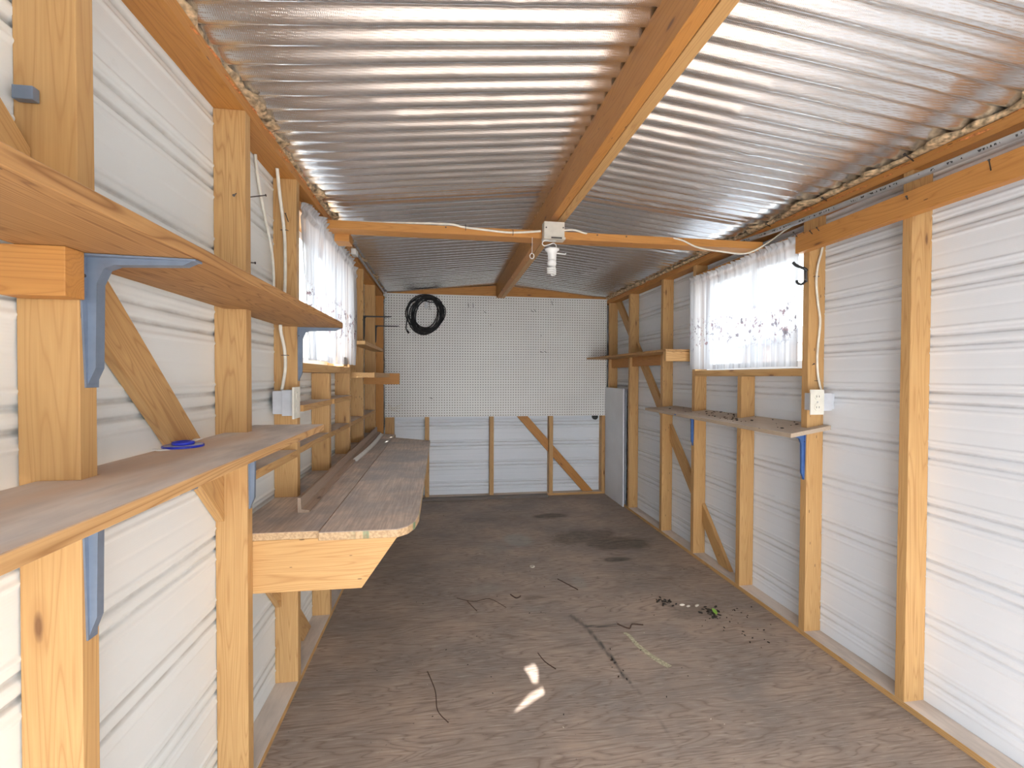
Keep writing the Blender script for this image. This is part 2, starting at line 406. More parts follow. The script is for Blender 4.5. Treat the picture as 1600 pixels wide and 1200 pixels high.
# ---------------------------------------------------------------- room shell
def floor():
    bm = bmesh.new(); x0, x1, y0, y1 = XLo-.6, XRo+.6, Y0, YBo+.6; st = .45
    nx = int((x1-x0)/st); ny = int((y1-y0)/st)
    lay = bm.loops.layers.color.new('marks')
    g = [[bm.verts.new((x0+(x1-x0)*i/nx, y0+(y1-y0)*j/ny, FL)) for i in range(nx+1)] for j in range(ny+1)]
    def seg(p, a, b):
        ax, ay = a; bx, by = b; dx, dy = bx-ax, by-ay
        t = max(0, min(1, ((p[0]-ax)*dx+(p[1]-ay)*dy)/(dx*dx+dy*dy)))
        return math.hypot(p[0]-ax-t*dx, p[1]-ay-t*dy), t
    def poly(p, pts, w, fade=.6):
        best = 0
        for i in range(len(pts)-1):
            d, t = seg(p, pts[i], pts[i+1]); ww = w if not isinstance(w, tuple) else w[0]+(w[1]-w[0])*(i+t)/(len(pts)-1)
            best = max(best, min(1, max(0, (ww-d)/fade+.5)))
        return best
    def ell(p, cx, cy, a, b, soft=.35):
        n = mnoise.noise(Vector((p[0]*.12, p[1]*.12, cx)))*.35+mnoise.noise(Vector((p[0]*.4, p[1]*.4, cy)))*.12
        r = math.hypot((p[0]-cx)/a, (p[1]-cy)/b)+n
        return min(1, max(0, (1-r)/soft+.5))
    tar = [(25.45, 88.9), (27.1, 84.6), (27.5, 82.5), (28.1, 77), (28.6, 73.5), (28.8, 69.7), (29.6, 64.5), (29.9, 60), (30.3, 48)]
    tar2 = [(26.9, 84.9), (29.9, 84.3), (33.4, 84.6)]
    yel = [(34.1, 80.6), (34.4, 77.4), (35.3, 74.2), (37, 70.8)]
    def col(p):
        x, y = p
        r = 0
        if 85 < y < 165:
            r = max(.95*ell(p, 37, 154.3, 7.5, 3.0, .5), .85*ell(p, 42, 132.5, 11, 6.5, .6), .9*ell(p, 50, 126, 11, 6, .6), .8*ell(p, 47.5, 135, 6, 4, .6), .95*ell(p, 45.4, 115, 5, 1.8, .5),
                    .45*ell(p, 49, 101.5, 8, 3, .9), .75*ell(p, 19.5, 97.5, 3.2, 1.3, .7), .5*ell(p, 9, 98, 5, 2, .9), .45*ell(p, 20, 154, 12, 4, .9), .6*ell(p, 49.5, 86.5, 4.5, 3.5, .9), .4*ell(p, 60, 110, 4, 12, .9), .4*ell(p, 13, 88, 4, 3, 1))
            sd, _ = seg(p, (46, 92), (50.5, 82)); r = max(r, .8*max(0, 1-sd/1.4))
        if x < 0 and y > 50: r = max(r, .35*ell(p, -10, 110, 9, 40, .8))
        gg = 0
        if 85 < y < 150: gg = max(.8*ell(p, 21.5, 132.5, 4.2, 6, .7), .5*ell(p, 14, 128, 5, 6, .9), .6*ell(p, 31.5, 103, 1.7, 4, .8), .55*ell(p, 9, 103, 5, 2.5, .9), .5*ell(p, 18, 93, 2.2, 1.6, .9))
        bl = 0
        if 24 < x < 35 and y < 92:
            bl = max(1.25*poly(p, tar, (.55, .2), .35)*(.55+.7*abs(mnoise.noise(Vector((x, y*.35, 0))))), poly(p, tar2, .3, .4))
            bl *= (1 if y > 68 else .55)
        # sheet seam between plywood panels
        bl = max(bl, .55*max(0, 1-abs(y-119.2)/.25) if x < 14 else 0)
        return (min(1, r), min(1, gg), min(1, bl), 1)
    cache = {}
    for j in range(ny):
        for i in range(nx):
            f = bm.faces.new((g[j][i], g[j][i+1], g[j+1][i+1], g[j+1][i]))
            for lp in f.loops:
                v = lp.vert
                if v not in cache: cache[v] = col((v.co.x, v.co.y))
                lp[lay] = cache[v]
    o = link_bm('floor', bm, M_FLOOR); tag(o, kind='structure')
    return o
floor()

def prof(z):
    """outward offset of the siding at height z: pairs of valleys every 8.1 in"""
    ph = ((z-5.2+4.05) % 8.1)-4.05
    a = abs(ph); d = 0
    v = abs(a-.72)
    if v < .36: d = .30*(.5+.5*math.cos(math.pi*v/.36))
    if a < .3: d -= .06
    e = abs(a-1.75)
    if e < .35: d -= .14*(.5+.5*math.cos(math.pi*e/.35))
    m = abs(a-4.05)
    if m < .25: d += .05*(1-m/.25)
    return d
def siding(name, side, mat, z1fn, hole=None):
    zs = []; z = 0.2
    while z < 85.2:
        ph = ((z-5.2+4.05) % 8.1)-4.05
        zs.append(z); z += .09 if abs(ph) < 2.3 else (.3 if abs(ph) < 3.7 else .12)
    bm = bmesh.new()
    if side in 'LR':
        ys = [Y0, 0, 40, 76.6, 77.1, 95, 113.9, 114.4, 150, YBo+.4]; yy = []
        for a, b_ in zip(ys, ys[1:]):
            n = max(1, int((b_-a)/12)); yy += [a+(b_-a)*k/n for k in range(n)]
        yy.append(ys[-1]); hs = yy
    else:
        x0, x1 = XLo-.4, XRo+.4; hs = [x0+(x1-x0)*k/24 for k in range(25)]
    vs = {}
    def V(i, j):
        if (i, j) not in vs:
            h = hs[i]; z = zs[j]; d = prof(z)+mnoise.noise(Vector((h*.03, z*.02, 1.7)))*.10
            p = {'L': (XLo-.05-d, h, z), 'R': (XRo+.05+d, h, z), 'B': (h, YBo+.05+d, z)}[side]
            vs[(i, j)] = bm.verts.new(p)
        return vs[(i, j)]
    for i in range(len(hs)-1):
        for j in range(len(zs)-1):
            hm = (hs[i]+hs[i+1])/2; zm = (zs[j]+zs[j+1])/2
            if zm > z1fn(hm): continue
            if hole and hole[0] < hm < hole[1] and hole[2] < zm < hole[3]: continue
            bm.faces.new((V(i, j), V(i+1, j), V(i+1, j+1), V(i, j+1)))
    o = link_bm(name, bm, mat, origin=(0, 0, 0), smooth=True); tag(o, kind='structure')
    return o
WH = (77.1, 113.9, 50.6, 73.9)
siding('wall_left', 'L', M_SIDE_L, lambda h: 80.6, WH)
siding('wall_right', 'R', M_SIDE_R, lambda h: 80.9, WH)
siding('wall_back', 'B', M_SIDE_R, lambda h: 80.3+4.6*(1-abs(h-RIDGE)/48))

# ceiling: corrugated foil on both slopes
def ceiling():
    P = 2.72; bm = bmesh.new()
    def surf(x, y, side):
        if side == 0: t = (x-XLo+.8)/(RIDGE-XLo+.8); base = 79.9+(85.2-79.9)*t
        else: t = (XRo+.8-x)/(XRo+.8-RIDGE); base = 80.3+(85.2-80.3)*t
        yy = y+mnoise.noise(Vector((x*.03, y*.05, side*9)))*.12
        k = (yy/P) % 1.0
        q = math.sin(2*math.pi*k); h = .40*math.copysign(abs(q)**.75, q)+.06*math.sin(4*math.pi*k)
        h += mnoise.noise(Vector((x*.05, y*.5, 3+side)))*.09
        dn = mnoise.noise(Vector((x*.22, y*.3, 20+side*5)))
        if dn > .42: h -= (dn-.42)*.5
        h *= .35+.65*min(1, max(0, (x-XL+2)/8 if side == 0 else (XR+2-x)/8))
        return base+h
    for side, xa, xb in ((0, XLo-.8, RIDGE), (1, RIDGE, XRo+.8)):
        nx = 46; ny = int((YBo+1-Y0)/P*12)
        g = [[bm.verts.new((xa+(xb-xa)*i/nx, Y0+(YBo+1-Y0)*j/ny, surf(xa+(xb-xa)*i/nx, Y0+(YBo+1-Y0)*j/ny, side))) for i in range(nx+1)] for j in range(ny+1)]
        for j in range(ny):
            for i in range(nx): bm.faces.new((g[j][i], g[j][i+1], g[j+1][i+1], g[j+1][i]))
    o = link_bm('ceiling', bm, M_FOIL, origin=(0, 0, 0), smooth=True); tag(o, kind='structure')
    # roof deck above the foil
    bm = bmesh.new()
    for xa, za, xb, zb in ((XLo-5, 80.9, RIDGE, 87), (RIDGE, 87, XRo+5, 81.3)):
        add = [bm.verts.new(p) for p in ((xa, Y0-1, za), (xb, Y0-1, zb), (xb, YBo+7, zb), (xa, YBo+7, za), (xa, Y0-1, za+1), (xb, Y0-1, zb+1), (xb, YBo+7, zb+1), (xa, YBo+7, za+1))]
        for f in ((0, 1, 2, 3), (4, 5, 6, 7), (0, 1, 5, 4), (1, 2, 6, 5), (2, 3, 7, 6), (3, 0, 4, 7)): bm.faces.new([add[k] for k in f])
    o = link_bm('roof', bm, M_ROOFT); tag(o, kind='structure')
ceiling()

# front wall with an open doorway behind the camera; two added gaps above the door, shaped to cast the floor sun patches
def front_wall():
    y = Y0
    bm = bmesh.new()
    def back(p):   # from the floor back along the sun to the wall plane
        t = (p[1]-y)/SUN_DIR.y
        return (p[0]-SUN_DIR.x*t, FL-SUN_DIR.z*t)
    h1 = [back(p) for p in ((13.2, 73.9), (15.1, 74.8), (15.4, 73.1), (14.7, 70.0), (13.9, 70.2), (13.7, 72.3))]
    h2 = [back(p) for p in ((10.0, 64.2), (12.9, 67.6), (15.2, 68.9), (15.3, 67.6), (12.7, 65.8))]
    outer = [(XLo-.5, 0), (DX0, 0), (DX0, DZ), (DX1, DZ), (DX1, 0), (XRo+.5, 0), (XRo+.5, 80.6), (RIDGE, 87), (XLo-.5, 80.3)]
    E = []
    for lp in (outer, h1, h2):
        vs = [bm.verts.new((p[0], y, p[1])) for p in lp]
        E += [bm.edges.new((vs[i], vs[(i+1) % len(vs)])) for i in range(len(vs))]
    bmesh.ops.triangle_fill(bm, edges=E, use_beauty=True, use_dissolve=False)
    o = link_bm('wall_front', bm, M_SIDE_R, origin=(0, y, 0)); tag(o, kind='structure')
DX0, DX1, DZ = -19, 58, 60
front_wall()

# ground outside
bm = bmesh.new(); S_ = 1600
vs = [bm.verts.new(p) for p in ((-S_, -S_, -4), (S_, -S_, -4), (S_, S_, -4), (-S_, S_, -4))]; bm.faces.new(vs)
tag(link_bm('ground', bm, M_GROUND), kind='structure')

# ---------------------------------------------------------------- framing: studs and plates
W_Z = wood('Z'); W_ZH = wood('Z', 'honey'); W_Y = wood('Y'); W_X = wood('X')
def stud(side, y, z0, z1, label, tone='pine', name='wall_stud', t=1.42):
    x0, x1 = (XLo, XL) if side == 'L' else (XR, XRo)
    return tag(box(name, x0, x1, y, y+t, z0, z1, wood('Z', tone), bev=.07, wob=.05), label, 'wall stud', 'framing studs of the side walls')
SL = [('L0', 7.5, 'nearest stud of the left wall, left edge of view, carrying shelf notches'),
      ('L1', 31.75, 'big near stud of the left wall with a blue-grey bracket under each shelf'),
      ('L2', 56.0, 'full-height left wall stud at the near end of the workbench'),
      ('L3', 74.3, 'left wall stud carrying the outlet box beside the left window'),
      ('L5', 114.0, 'left wall stud at the far edge of the left window'),
      ('L6', 132.9, 'left wall stud beyond the curtain with the nearer thin black bracket'),
      ('L7', 155.75, 'left wall stud nearest the pegboard with the farther thin black bracket'),
      ('L8', 176.6, 'dark corner stud left of the pegboard')]
STUD = {}
for k, y, lab in SL: STUD[k] = stud('L', y, 1.5, HT, lab, 'honey' if k == 'L8' else 'pine')
STUD['L4'] = stud('L', 94.4, 1.5, 49.0, 'short left wall stud under the middle of the left window sill')
SR = [('R1', 57.0, 'nearest right wall stud in view, right of the outlet'), ('R2', 75.7, 'right wall stud at the near edge of the window, with outlet and coat hook'),
      ('R4', 114.0, 'right wall stud at the far edge of the right window'), ('R5', 132.2, 'right wall stud behind the near end of the small upper shelf'),
      ('R6', 157.2, 'right wall stud beside the leaning white panel'), ('R7', 177.6, 'right corner stud beside the pegboard edge'),
      ('R0', 33.0, 'right wall stud just outside the right edge of view'), ('R00', 9.0, 'right wall stud beside the camera')]
for k, y, lab in SR: STUD[k] = stud('R', y, 1.5, HT, lab)
STUD['R3'] = stud('R', 94.7, 1.5, 48.7, 'short right wall stud under the middle of the right window sill')
for x0, x1, lab, k in ((-6.9, -5.3, 'back wall stud left, half hidden by the workbench end', 'B1'), (18.3, 19.9, 'back wall stud in the middle below the pegboard', 'B2'),
                       (42.3, 43.9, 'back wall stud crossed by the diagonal brace', 'B3'), (64.3, 66.0, 'back wall stud at the right end below the pegboard', 'B4'), (-21.8, -18.6, 'back wall end stud showing below the pegboard at left', 'B0')):
    STUD[k] = tag(box('wall_stud', x0, x1, YB, YBo, 1.5, 79, W_Z, bev=.07), lab, 'wall stud', 'framing studs of the back wall')
DW = wood('Y', 'pine', .8)
plate = lambda n, *a: tag(box(n, *a[:6], a[6], bev=.07, wob=.06), a[7], 'wall plate')
plate('bottom_plate', XLo, XL, Y0+1, 184.4, .02, 1.5, DW, 'long dusty bottom plate along the left wall under the workbench')
plate('bottom_plate', XR, XRo, Y0+1, 184.4, .02, 1.5, DW, 'long dusty bottom plate with reddish edge along the right wall')
plate('bottom_plate', XL+.05, XR-.05, YB, 184.4, .02, 1.5, wood('X', 'pine', .6), 'bottom plate along the back wall below the pegboard')
plate('top_plate', XLo, XL, Y0+1, 184.4, HT, HT+1.5, wood('Y', 'honey'), 'long honey-coloured top plate along the left wall under the foil ceiling')
plate('top_plate', XR, XRo, Y0+1, 184.4, HT, HT+1.5, wood('Y', 'honey'), 'long honey-coloured top plate along the right wall behind the grey conduit')
# ragged reddish sawn edge and insulation fluff along both eaves
def fluff(name, xa, s_, z, label, mat, y0=Y0+2, y1=180, amp=1.0, base=.5, seed=0):
    bm = bmesh.new(); n = int((y1-y0)/1.1); rows = []
    for j in range(n+1):
        y = y0+(y1-y0)*j/n
        a = base+amp*max(.12, .42+.9*mnoise.noise(Vector((y*.28, seed, 0)))+.6*mnoise.noise(Vector((y*.9, seed, 4))))
        h = .42+.2*mnoise.noise(Vector((y*.6, seed, 8)))
        ring = []
        for k in range(7):
            t = math.pi*(k/6)-math.pi/2
            rx = a*math.cos(t)*(1+.8*mnoise.noise(Vector((y*.8, k*.9, seed))))
            ring.append(bm.verts.new((xa+s_*rx, y, z+h*math.sin(t)*(1+.25*mnoise.noise(Vector((y*.9, k+9, seed)))))))
        ring.append(bm.verts.new((xa-s_*1.2, y, z+h))); ring.append(bm.verts.new((xa-s_*1.2, y, z-h*.6)))
        rows.append(ring)
    m = len(rows[0])
    for j in range(n):
        for k in range(m): bm.faces.new((rows[j][k], rows[j][(k+1) % m], rows[j+1][(k+1) % m], rows[j+1][k]))
    return tag(link_bm(name, bm, mat, smooth=True), label, 'insulation', kind='stuff')
fluff('insulation_strip', XL-.3, 1, 80.02, 'tan insulation fluff stuffed between left top plate and foil ceiling', M_INSUL, seed=1.5, amp=1.5, base=.0)
fluff('insulation_strip', XR+.3, -1, 80.15, 'tan insulation fluff stuffed between right top plate and foil ceiling', M_INSUL, seed=7.5, amp=2.2, base=.0)
def sawn(xa, s_, lab, seed):
    bm = bmesh.new(); y = Y0+3; 
    while y < 178:
        l = random.uniform(2, 7); h = random.uniform(.12, .4); x = xa+s_*random.uniform(0.02, .22); z = HT+random.uniform(.7, 1.45)
        v = [bm.verts.new(p) for p in ((xa-s_*.15, y, z-h), (x, y+l*.2, z-h*.4), (x, y+l*.7, z+h*.3), (xa-s_*.15, y+l, z+h), (xa-s_*.15, y+l*.5, z+h*1.1), (xa-s_*.15, y+l*.5, z-h*1.1))]
        bm.faces.new((v[0], v[1], v[4])); bm.faces.new((v[1], v[2], v[4])); bm.faces.new((v[2], v[3], v[4]))
        bm.faces.new((v[0], v[5], v[1])); bm.faces.new((v[1], v[5], v[2])); bm.faces.new((v[2], v[5], v[3]))
        y += l*random.uniform(.6, 1.2)
    return tag(link_bm('wood_splinters', bm, M_ROUGH), lab, 'splinters', kind='stuff')
sawn(XR, -1, 'reddish splintered edge along the right top plate', 2)
sawn(XL, 1, 'reddish splintered edge along the left top plate', 3)

# diagonal braces, cut between the studs
def brace(side, cy, cz, slope, spans, labels, wd=3.45, tone='pine'):
    x0, x1 = (XLo+.02, XLo+.95) if side == 'L' else (XRo-.95, XRo-.02)
    ang = math.atan(slope); hv = wd/2/math.cos(ang)      # half vertical height
    for (ya, yb), lab in zip(spans, labels):
        za, zb = cz+slope*(ya-cy), cz+slope*(yb-cy)
        poly = [(ya, za-hv), (yb, zb-hv), (yb, zb+hv), (ya, za+hv)]
        out = []
        for lo, sgn in ((1.53, 1), (HT-.04, -1)):           # clip to the plates
            out = []
            for i in range(len(poly)):
                p, q = poly[i], poly[(i+1) % len(poly)]
                pin, qin = (p[1]-lo)*sgn >= 0, (q[1]-lo)*sgn >= 0
                if pin: out.append(p)
                if pin != qin:
                    t = (lo-p[1])/(q[1]-p[1]); out.append((p[0]+(q[0]-p[0])*t, lo))
            poly = out
        if len(poly) < 3: continue
        bm = prism_bm(poly, x0, x1, 'X', .05)
        rot = Matrix.Rotation(ang, 3, 'X')
        o = link_bm('diagonal_brace', bm, wood('Y', tone), rot=rot)
        tag(o, lab, 'brace', 'diagonal wall braces')
brace('L', 50, 40.6, -1.03, [(12.5, 31.7), (33.2, 55.95), (57.5, 74.25), (75.8, 91)],
      ['diagonal brace piece above the upper left shelf at the view edge', 'diagonal brace piece rising between the first two big left studs', 'diagonal brace piece below the workbench, near the outlet stud', 'lowest diagonal brace piece on the left wall beyond the outlet stud'])
brace('R', 104.5, 2.2, 1.07, [(99, 113.95), (115.5, 132.15), (133.7, 157.15), (158.7, 177.5)],
      ['lowest diagonal brace piece of the right wall on the bottom plate', 'right wall diagonal brace piece under the far end of the long shelf', 'right wall diagonal brace piece crossing behind the small upper shelf', 'topmost diagonal brace piece of the right wall beside the pegboard'])
def brace_back():
    for xa, xb, lab in ((14, 18.2, 'x'), (20.0, 42.2, 'back wall diagonal brace piece left of the crossed stud'), (44.0, 62.5, 'lowest back wall diagonal brace piece, right of the crossed stud')):
        if lab == 'x': continue
        sl = -1.13; cx, cz = 45, 17.3; hv = 3.3/2/math.cos(math.atan(sl))
        poly = [(xa, cz+sl*(xa-cx)-hv), (xb, cz+sl*(xb-cx)-hv), (xb, cz+sl*(xb-cx)+hv), (xa, cz+sl*(xa-cx)+hv)]
        out = []
        for i in range(4):
            p, q = poly[i], poly[(i+1) % 4]; pin, qin = p[1] >= 1.53, q[1] >= 1.53
            if pin: out.append(p)
            if pin != qin: t = (1.53-p[1])/(q[1]-p[1]); out.append((p[0]+(q[0]-p[0])*t, 1.53))
        bm = prism_bm(out, YB+1.2, YB+2.2, 'Y', .05)
        tag(link_bm('diagonal_brace', bm, wood('X', 'honey'), rot=Matrix.Rotation(-math.atan(sl), 3, 'Y')), lab, 'brace', 'diagonal wall braces')
brace_back()

# ridge beam (two planks side by side), gable boards, tie beam
rb = empty('ridge_beam', (RIDGE, 80, 79.3), 'long doubled honey pine ridge beam running down the ceiling centre', 'beam')
box('beam_plank', RIDGE-1.6-1.2+1.2, RIDGE-.03, Y0+1, YBo-1.2, 79.3, 84.9, wood('Y', 'honey'), rb, .08, .05)
box('beam_plank', RIDGE+.03, RIDGE+1.55, Y0+1, YBo-1.2, 79.25, 84.9, wood('Y', 'pine'), rb, .08, .05)
def gable(xa, xb, lab):
    f = lambda x: (80.0+(84.5-80.0)*(x-XLo)/(RIDGE-XLo)) if x < RIDGE else (80.6+(84.5-80.6)*(XRo-x)/(XRo-RIDGE))
    bm = prism_bm([(xa, 78.9), (xb, 78.9), (xb, f(xb)), (xa, f(xa))], YB+.3, YB+1.8, 'Y', .05)
    tag(link_bm('gable_board', bm, wood('X', 'honey')), lab, 'gable board')
gable(XL, RIDGE-1.7, 'wedge-shaped honey gable board above the pegboard, left of ridge beam')
gable(RIDGE+1.7, XR, 'wedge-shaped honey gable board above the pegboard, right of ridge beam')
TB = tag(box('tie_beam', -22.4, 66.0, 88, 91.45, 75.2, 76.7, wood('X', 'honey'), bev=.07, wob=.05), 'flat honey pine tie beam crossing the shed under the ridge beam', 'beam')
tag(box('wood_block', -20.3, -17.6, 91.5, 95, 73.9, 75.6, wood('X', 'honey')), 'short wooden block under the tie beam at the left curtain', 'wood block')
tag(box('ledger_board', XR-1.45, XR-.02, Y0+2, 77.4, 71.4, 74.7, wood('Y', 'honey'), bev=.07, wob=.05), 'honey pine ledger board across the right studs below the conduit', 'board')

# window framing
tag(box('window_sill_board', XLo, XL, 75.8, 113.95, 49.05, 50.5, wood('Y', 'pine', .3)), 'flat pine sill board under the left window', 'sill')
tag(box('window_sill_board', XR, XRo, 77.2, 113.95, 48.75, 50.2, wood('Y', 'pine', .3)), 'flat pine sill board under the right window', 'sill')
tag(box('window_header', XLo, XL, 75.8, 113.95, 74, 75.5, wood('Y', 'honey')), 'header board above the left window behind the curtain', 'header')
tag(box('window_header', XR, XRo, 77.2, 113.95, 74, 75.5, wood('Y', 'honey')), 'honey header board above the curtained right window', 'header')
for n, side in (('window_1', -1), ('window_2', 1)):
    xo = XLo-.4 if side < 0 else XRo+.4
    bm = bmesh.new(); xa, xb = xo-.6, xo+.6
    for a in ((77.1, 78.4, 50.5, 74), (112.6, 113.9, 50.5, 74), (78.4, 112.6, 50.5, 51.8), (78.4, 112.6, 72.7, 74), (94.9, 96.1, 51.8, 72.7)):
        add_box(bm, xa, xb, a[0], a[1], a[2], a[3], .05)
    wf = link_bm(n, bm, M_TRIMW); tag(wf, kind='structure')
    bm = bmesh.new(); add_box(bm, xo-.06, xo+.06, 78.3, 112.7, 51.7, 72.8, 0); link_bm('pane', bm, M_GLASS, wf)

# curtains: gathered, sheer
def curtain(side, label):
    bm = bmesh.new(); rnd = random.Random(3 if side < 0 else 11)
    ya, yb = (72.2, 115) if side < 0 else (77.3, 115.2)
    ny, nz = 190, 60
    g = []
    for j in range(nz+1):
        row = []
        for i in range(ny+1):
            u = i/ny; v = j/nz                # v 0 bottom, 1 top
            y = ya+(yb-ya)*u
            if side < 0:
                ztop = 75.2+.45*math.sin(u*math.pi)+(-1.2*max(0, .12-u)/.12)-1.5*max(0, u-.9)/.1
                zbot = 50.9+.15*math.sin(u*9)
                y += (2.2*math.sin(v*math.pi))*max(0, (u-.8)/.2)+(1-v)*4.8*(1-u)
            else:
                ztop = 74.9-.35*u+.15*math.sin(u*8); zbot = 50.5+.12*math.sin(u*7)
            z = zbot+(ztop-zbot)*v
            f = mnoise.noise(Vector((u*9, 0, side)))*1.0+mnoise.noise(Vector((u*26, v*.6, side)))*.55+.20*mnoise.noise(Vector((u*70, v*.8, side)))
            amp = .75 if v < .93 else .5
            x = f*amp
            if v > .955:                      # ruffle above the rod pocket
                k = (v-.955)/.045
                x += .55*math.sin(u*150+2*mnoise.noise(Vector((u*20, 0, 5))))*k + .5*k
                z += .3*mnoise.noise(Vector((u*40, 1, 2)))*k
            if .925 < v < .955: x += .28
            base = XL+.95 if side < 0 else XR-.75
            if side < 0 and u > .93: x += (u-.93)*10*(.4+v*.4)
            row.append(bm.verts.new((base-side*x*.9, y, z)))
        g.append(row)
    for j in range(nz):
        for i in range(ny): bm.faces.new((g[j][i], g[j][i+1], g[j+1][i+1], g[j+1][i]))
    return tag(link_bm('curtain', bm, M_CURT, smooth=True), label, 'curtain')
curtain(-1, 'white sheer ruffled curtain hanging over the left window')
curtain(1, 'white sheer ruffled curtain hanging over the right window')

# ---------------------------------------------------------------- left shelves
def notched(xw, xf, y0, y1, z0, z1, studs, mat, name, label, cat='shelf', parent=None, gap=.06, endcut=0, wall=None):
    """board reaching from the siding to xf, notched around left-wall studs"""
    wall = wall if wall is not None else XLo+1.05
    pts = [(xf, y0), (xf, y1-endcut), (xf-endcut*1.5, y1)]
    pts = pts if endcut else [(xf, y0), (xf, y1)]
    ins = sorted([s_ for s_ in studs if s_+1.42 > y0 and s_ < y1], reverse=True)
    end_on = ins and ins[0] <= y1 <= ins[0]+1.6
    cur = []
    if end_on:
        pts.append((XL+gap, y1)); pts.append((XL+gap, ins[0]-gap)); pts.append((wall, ins[0]-gap)); ins = ins[1:]
    else: pts.append((wall, y1))
    for s_ in ins:
        pts += [(wall, s_+1.42+gap), (XL+gap, s_+1.42+gap), (XL+gap, s_-gap), (wall, s_-gap)]
    pts.append((wall, y0))
    bm = prism_bm(pts, z0, z1, 'Z', .05)
    o = link_bm(name, bm, mat, parent)
    return tag(o, label, cat) if not parent else o
SY = [7.5, 31.75, 56.0, 74.3, 94.4, 114.0, 132.9, 155.75]
notched(None, -15.5, -6, 75.6, 55.9, 56.75, SY, wood('Y', 'plydark', .3), 'upper_shelf', 'long plywood upper shelf on the left wall, seen from below')
notched(None, -15.6, -6, 64.2, 41.25, 42.05, SY, wood('Y', 'ply', .97), 'lower_shelf', 'long dusty grey-topped lower shelf on the left wall above the bench')
tag(box('cleat', XLo+.3, XL+.4, 30.2, 31.68, 53.0, 55.88, wood('X', 'honey')), 'short wooden cleat under the upper left shelf on the near stud', 'cleat')

def bracket(name, parent_y, xface, s_, ztop, arm, drop, mat, label, w=1.0, t=.12, group='shelf brackets', web=1.0):
    """stamped steel shelf bracket: upright on the stud face, arm under the shelf; tapering flanges and a raised web"""
    bm = bmesh.new(); y = parent_y
    def taper(p0, p1, w0, w1, n, tt):
        # strip from p0 to p1 in XZ plane, width along Y, thickness along n
        P0, P1, Nn = Vector(p0), Vector(p1), Vector(n)*tt
        v = [bm.verts.new(P0+Vector((0, -w0/2, 0))), bm.verts.new(P0+Vector((0, w0/2, 0))), bm.verts.new(P1+Vector((0, w1/2, 0))), bm.verts.new(P1+Vector((0, -w1/2, 0)))]
        u = [bm.verts.new(q.co+Nn) for q in v]
        bm.faces.new(v); bm.faces.new(u)
        for i in range(4): bm.faces.new((v[i], v[(i+1) % 4], u[(i+1) % 4], u[i]))
    X = xface+s_*.01
    taper((X, y, ztop), (X, y, ztop-drop), w, w*.55, (s_, 0, 0), t)
    taper((X, y, ztop), (X+s_*arm, y, ztop), w, w*.45, (0, 0, -1), t)
    # web: folded rib following the inner corner
    q = .42*web
    prof_ = [(X+s_*t, ztop-drop*.97), (X+s_*(t+q), ztop-drop*.85), (X+s_*(t+q+.1), ztop-t-1.6*web), (X+s_*(t+q+.5*web), ztop-t-q-.25), (X+s_*(t+1.5*web), ztop-t-q), (X+s_*arm*.88, ztop-t-q*.7), (X+s_*arm*.97, ztop-t), (X+s_*t, ztop-t)]
    rw = w*.2
    a = [bm.verts.new((p[0], y-rw, p[1])) for p in prof_]; b_ = [bm.verts.new((p[0], y+rw, p[1])) for p in prof_]
    bm.faces.new(a); bm.faces.new(b_)
    for i in range(len(a)): bm.faces.new((a[i], a[(i+1) % len(a)], b_[(i+1) % len(a)], b_[i]))
    o = link_bm(name, bm, mat)
    for f in (.16, .93):
        sb = tube_bm([(X+s_*t*.5, y-(w*.33 if f < .5 else 0), ztop-drop*f), (X+s_*(t+.06), y-(w*.33 if f < .5 else 0), ztop-drop*f)], .11, 8)
        link_bm('screw', sb, M_NAIL, o)
    return tag(o, label, 'shelf bracket', group)
bracket('shelf_bracket', 32.65, XL, 1, 55.86, 6.3, 8.2, M_BRGREY, 'blue-grey steel bracket under the upper left shelf on the big near stud', 1.9)
bracket('shelf_bracket', 32.45, XL, 1, 41.22, 6.1, 9.3, M_BRGREY, 'blue-grey steel bracket under the lower left shelf on the big near stud', 1.45)
bracket('shelf_bracket', 56.7, XL, 1, 41.22, 6.1, 8.0, M_BRGREY, 'blue-grey steel bracket under the lower left shelf by the bench end', 1.1)
bracket('shelf_bracket', 75.0, XL, 1, 55.86, 6.2, 8.2, M_BRGREY, 'blue-grey steel bracket under the far end of the upper left shelf', 1.1)
bracket('shelf_bracket', 133.5, XL, 1, 65.2, 7.6, 6.6, M_BLACKM, 'nearer of the two thin black brackets before the pegboard', 1.0, .2, 'thin black brackets on the left wall', .35)
bracket('shelf_bracket', 156.4, XL, 1, 65.0, 7.6, 5.6, M_BLACKM, 'farther of the two thin black brackets before the pegboard', 1.0, .2, 'thin black brackets on the left wall', .35)
bracket('shelf_bracket', 76.4, XR, -1, 38.0, 4.6, 8.4, M_BRBLUE, 'bright blue steel bracket under the near end of the right shelf', 1.0)
bracket('shelf_bracket', 114.7, XR, -1, 38.6, 5.4, 8.4, M_BRBLUE, 'blue steel bracket under the right shelf below the window far edge', 1.0)

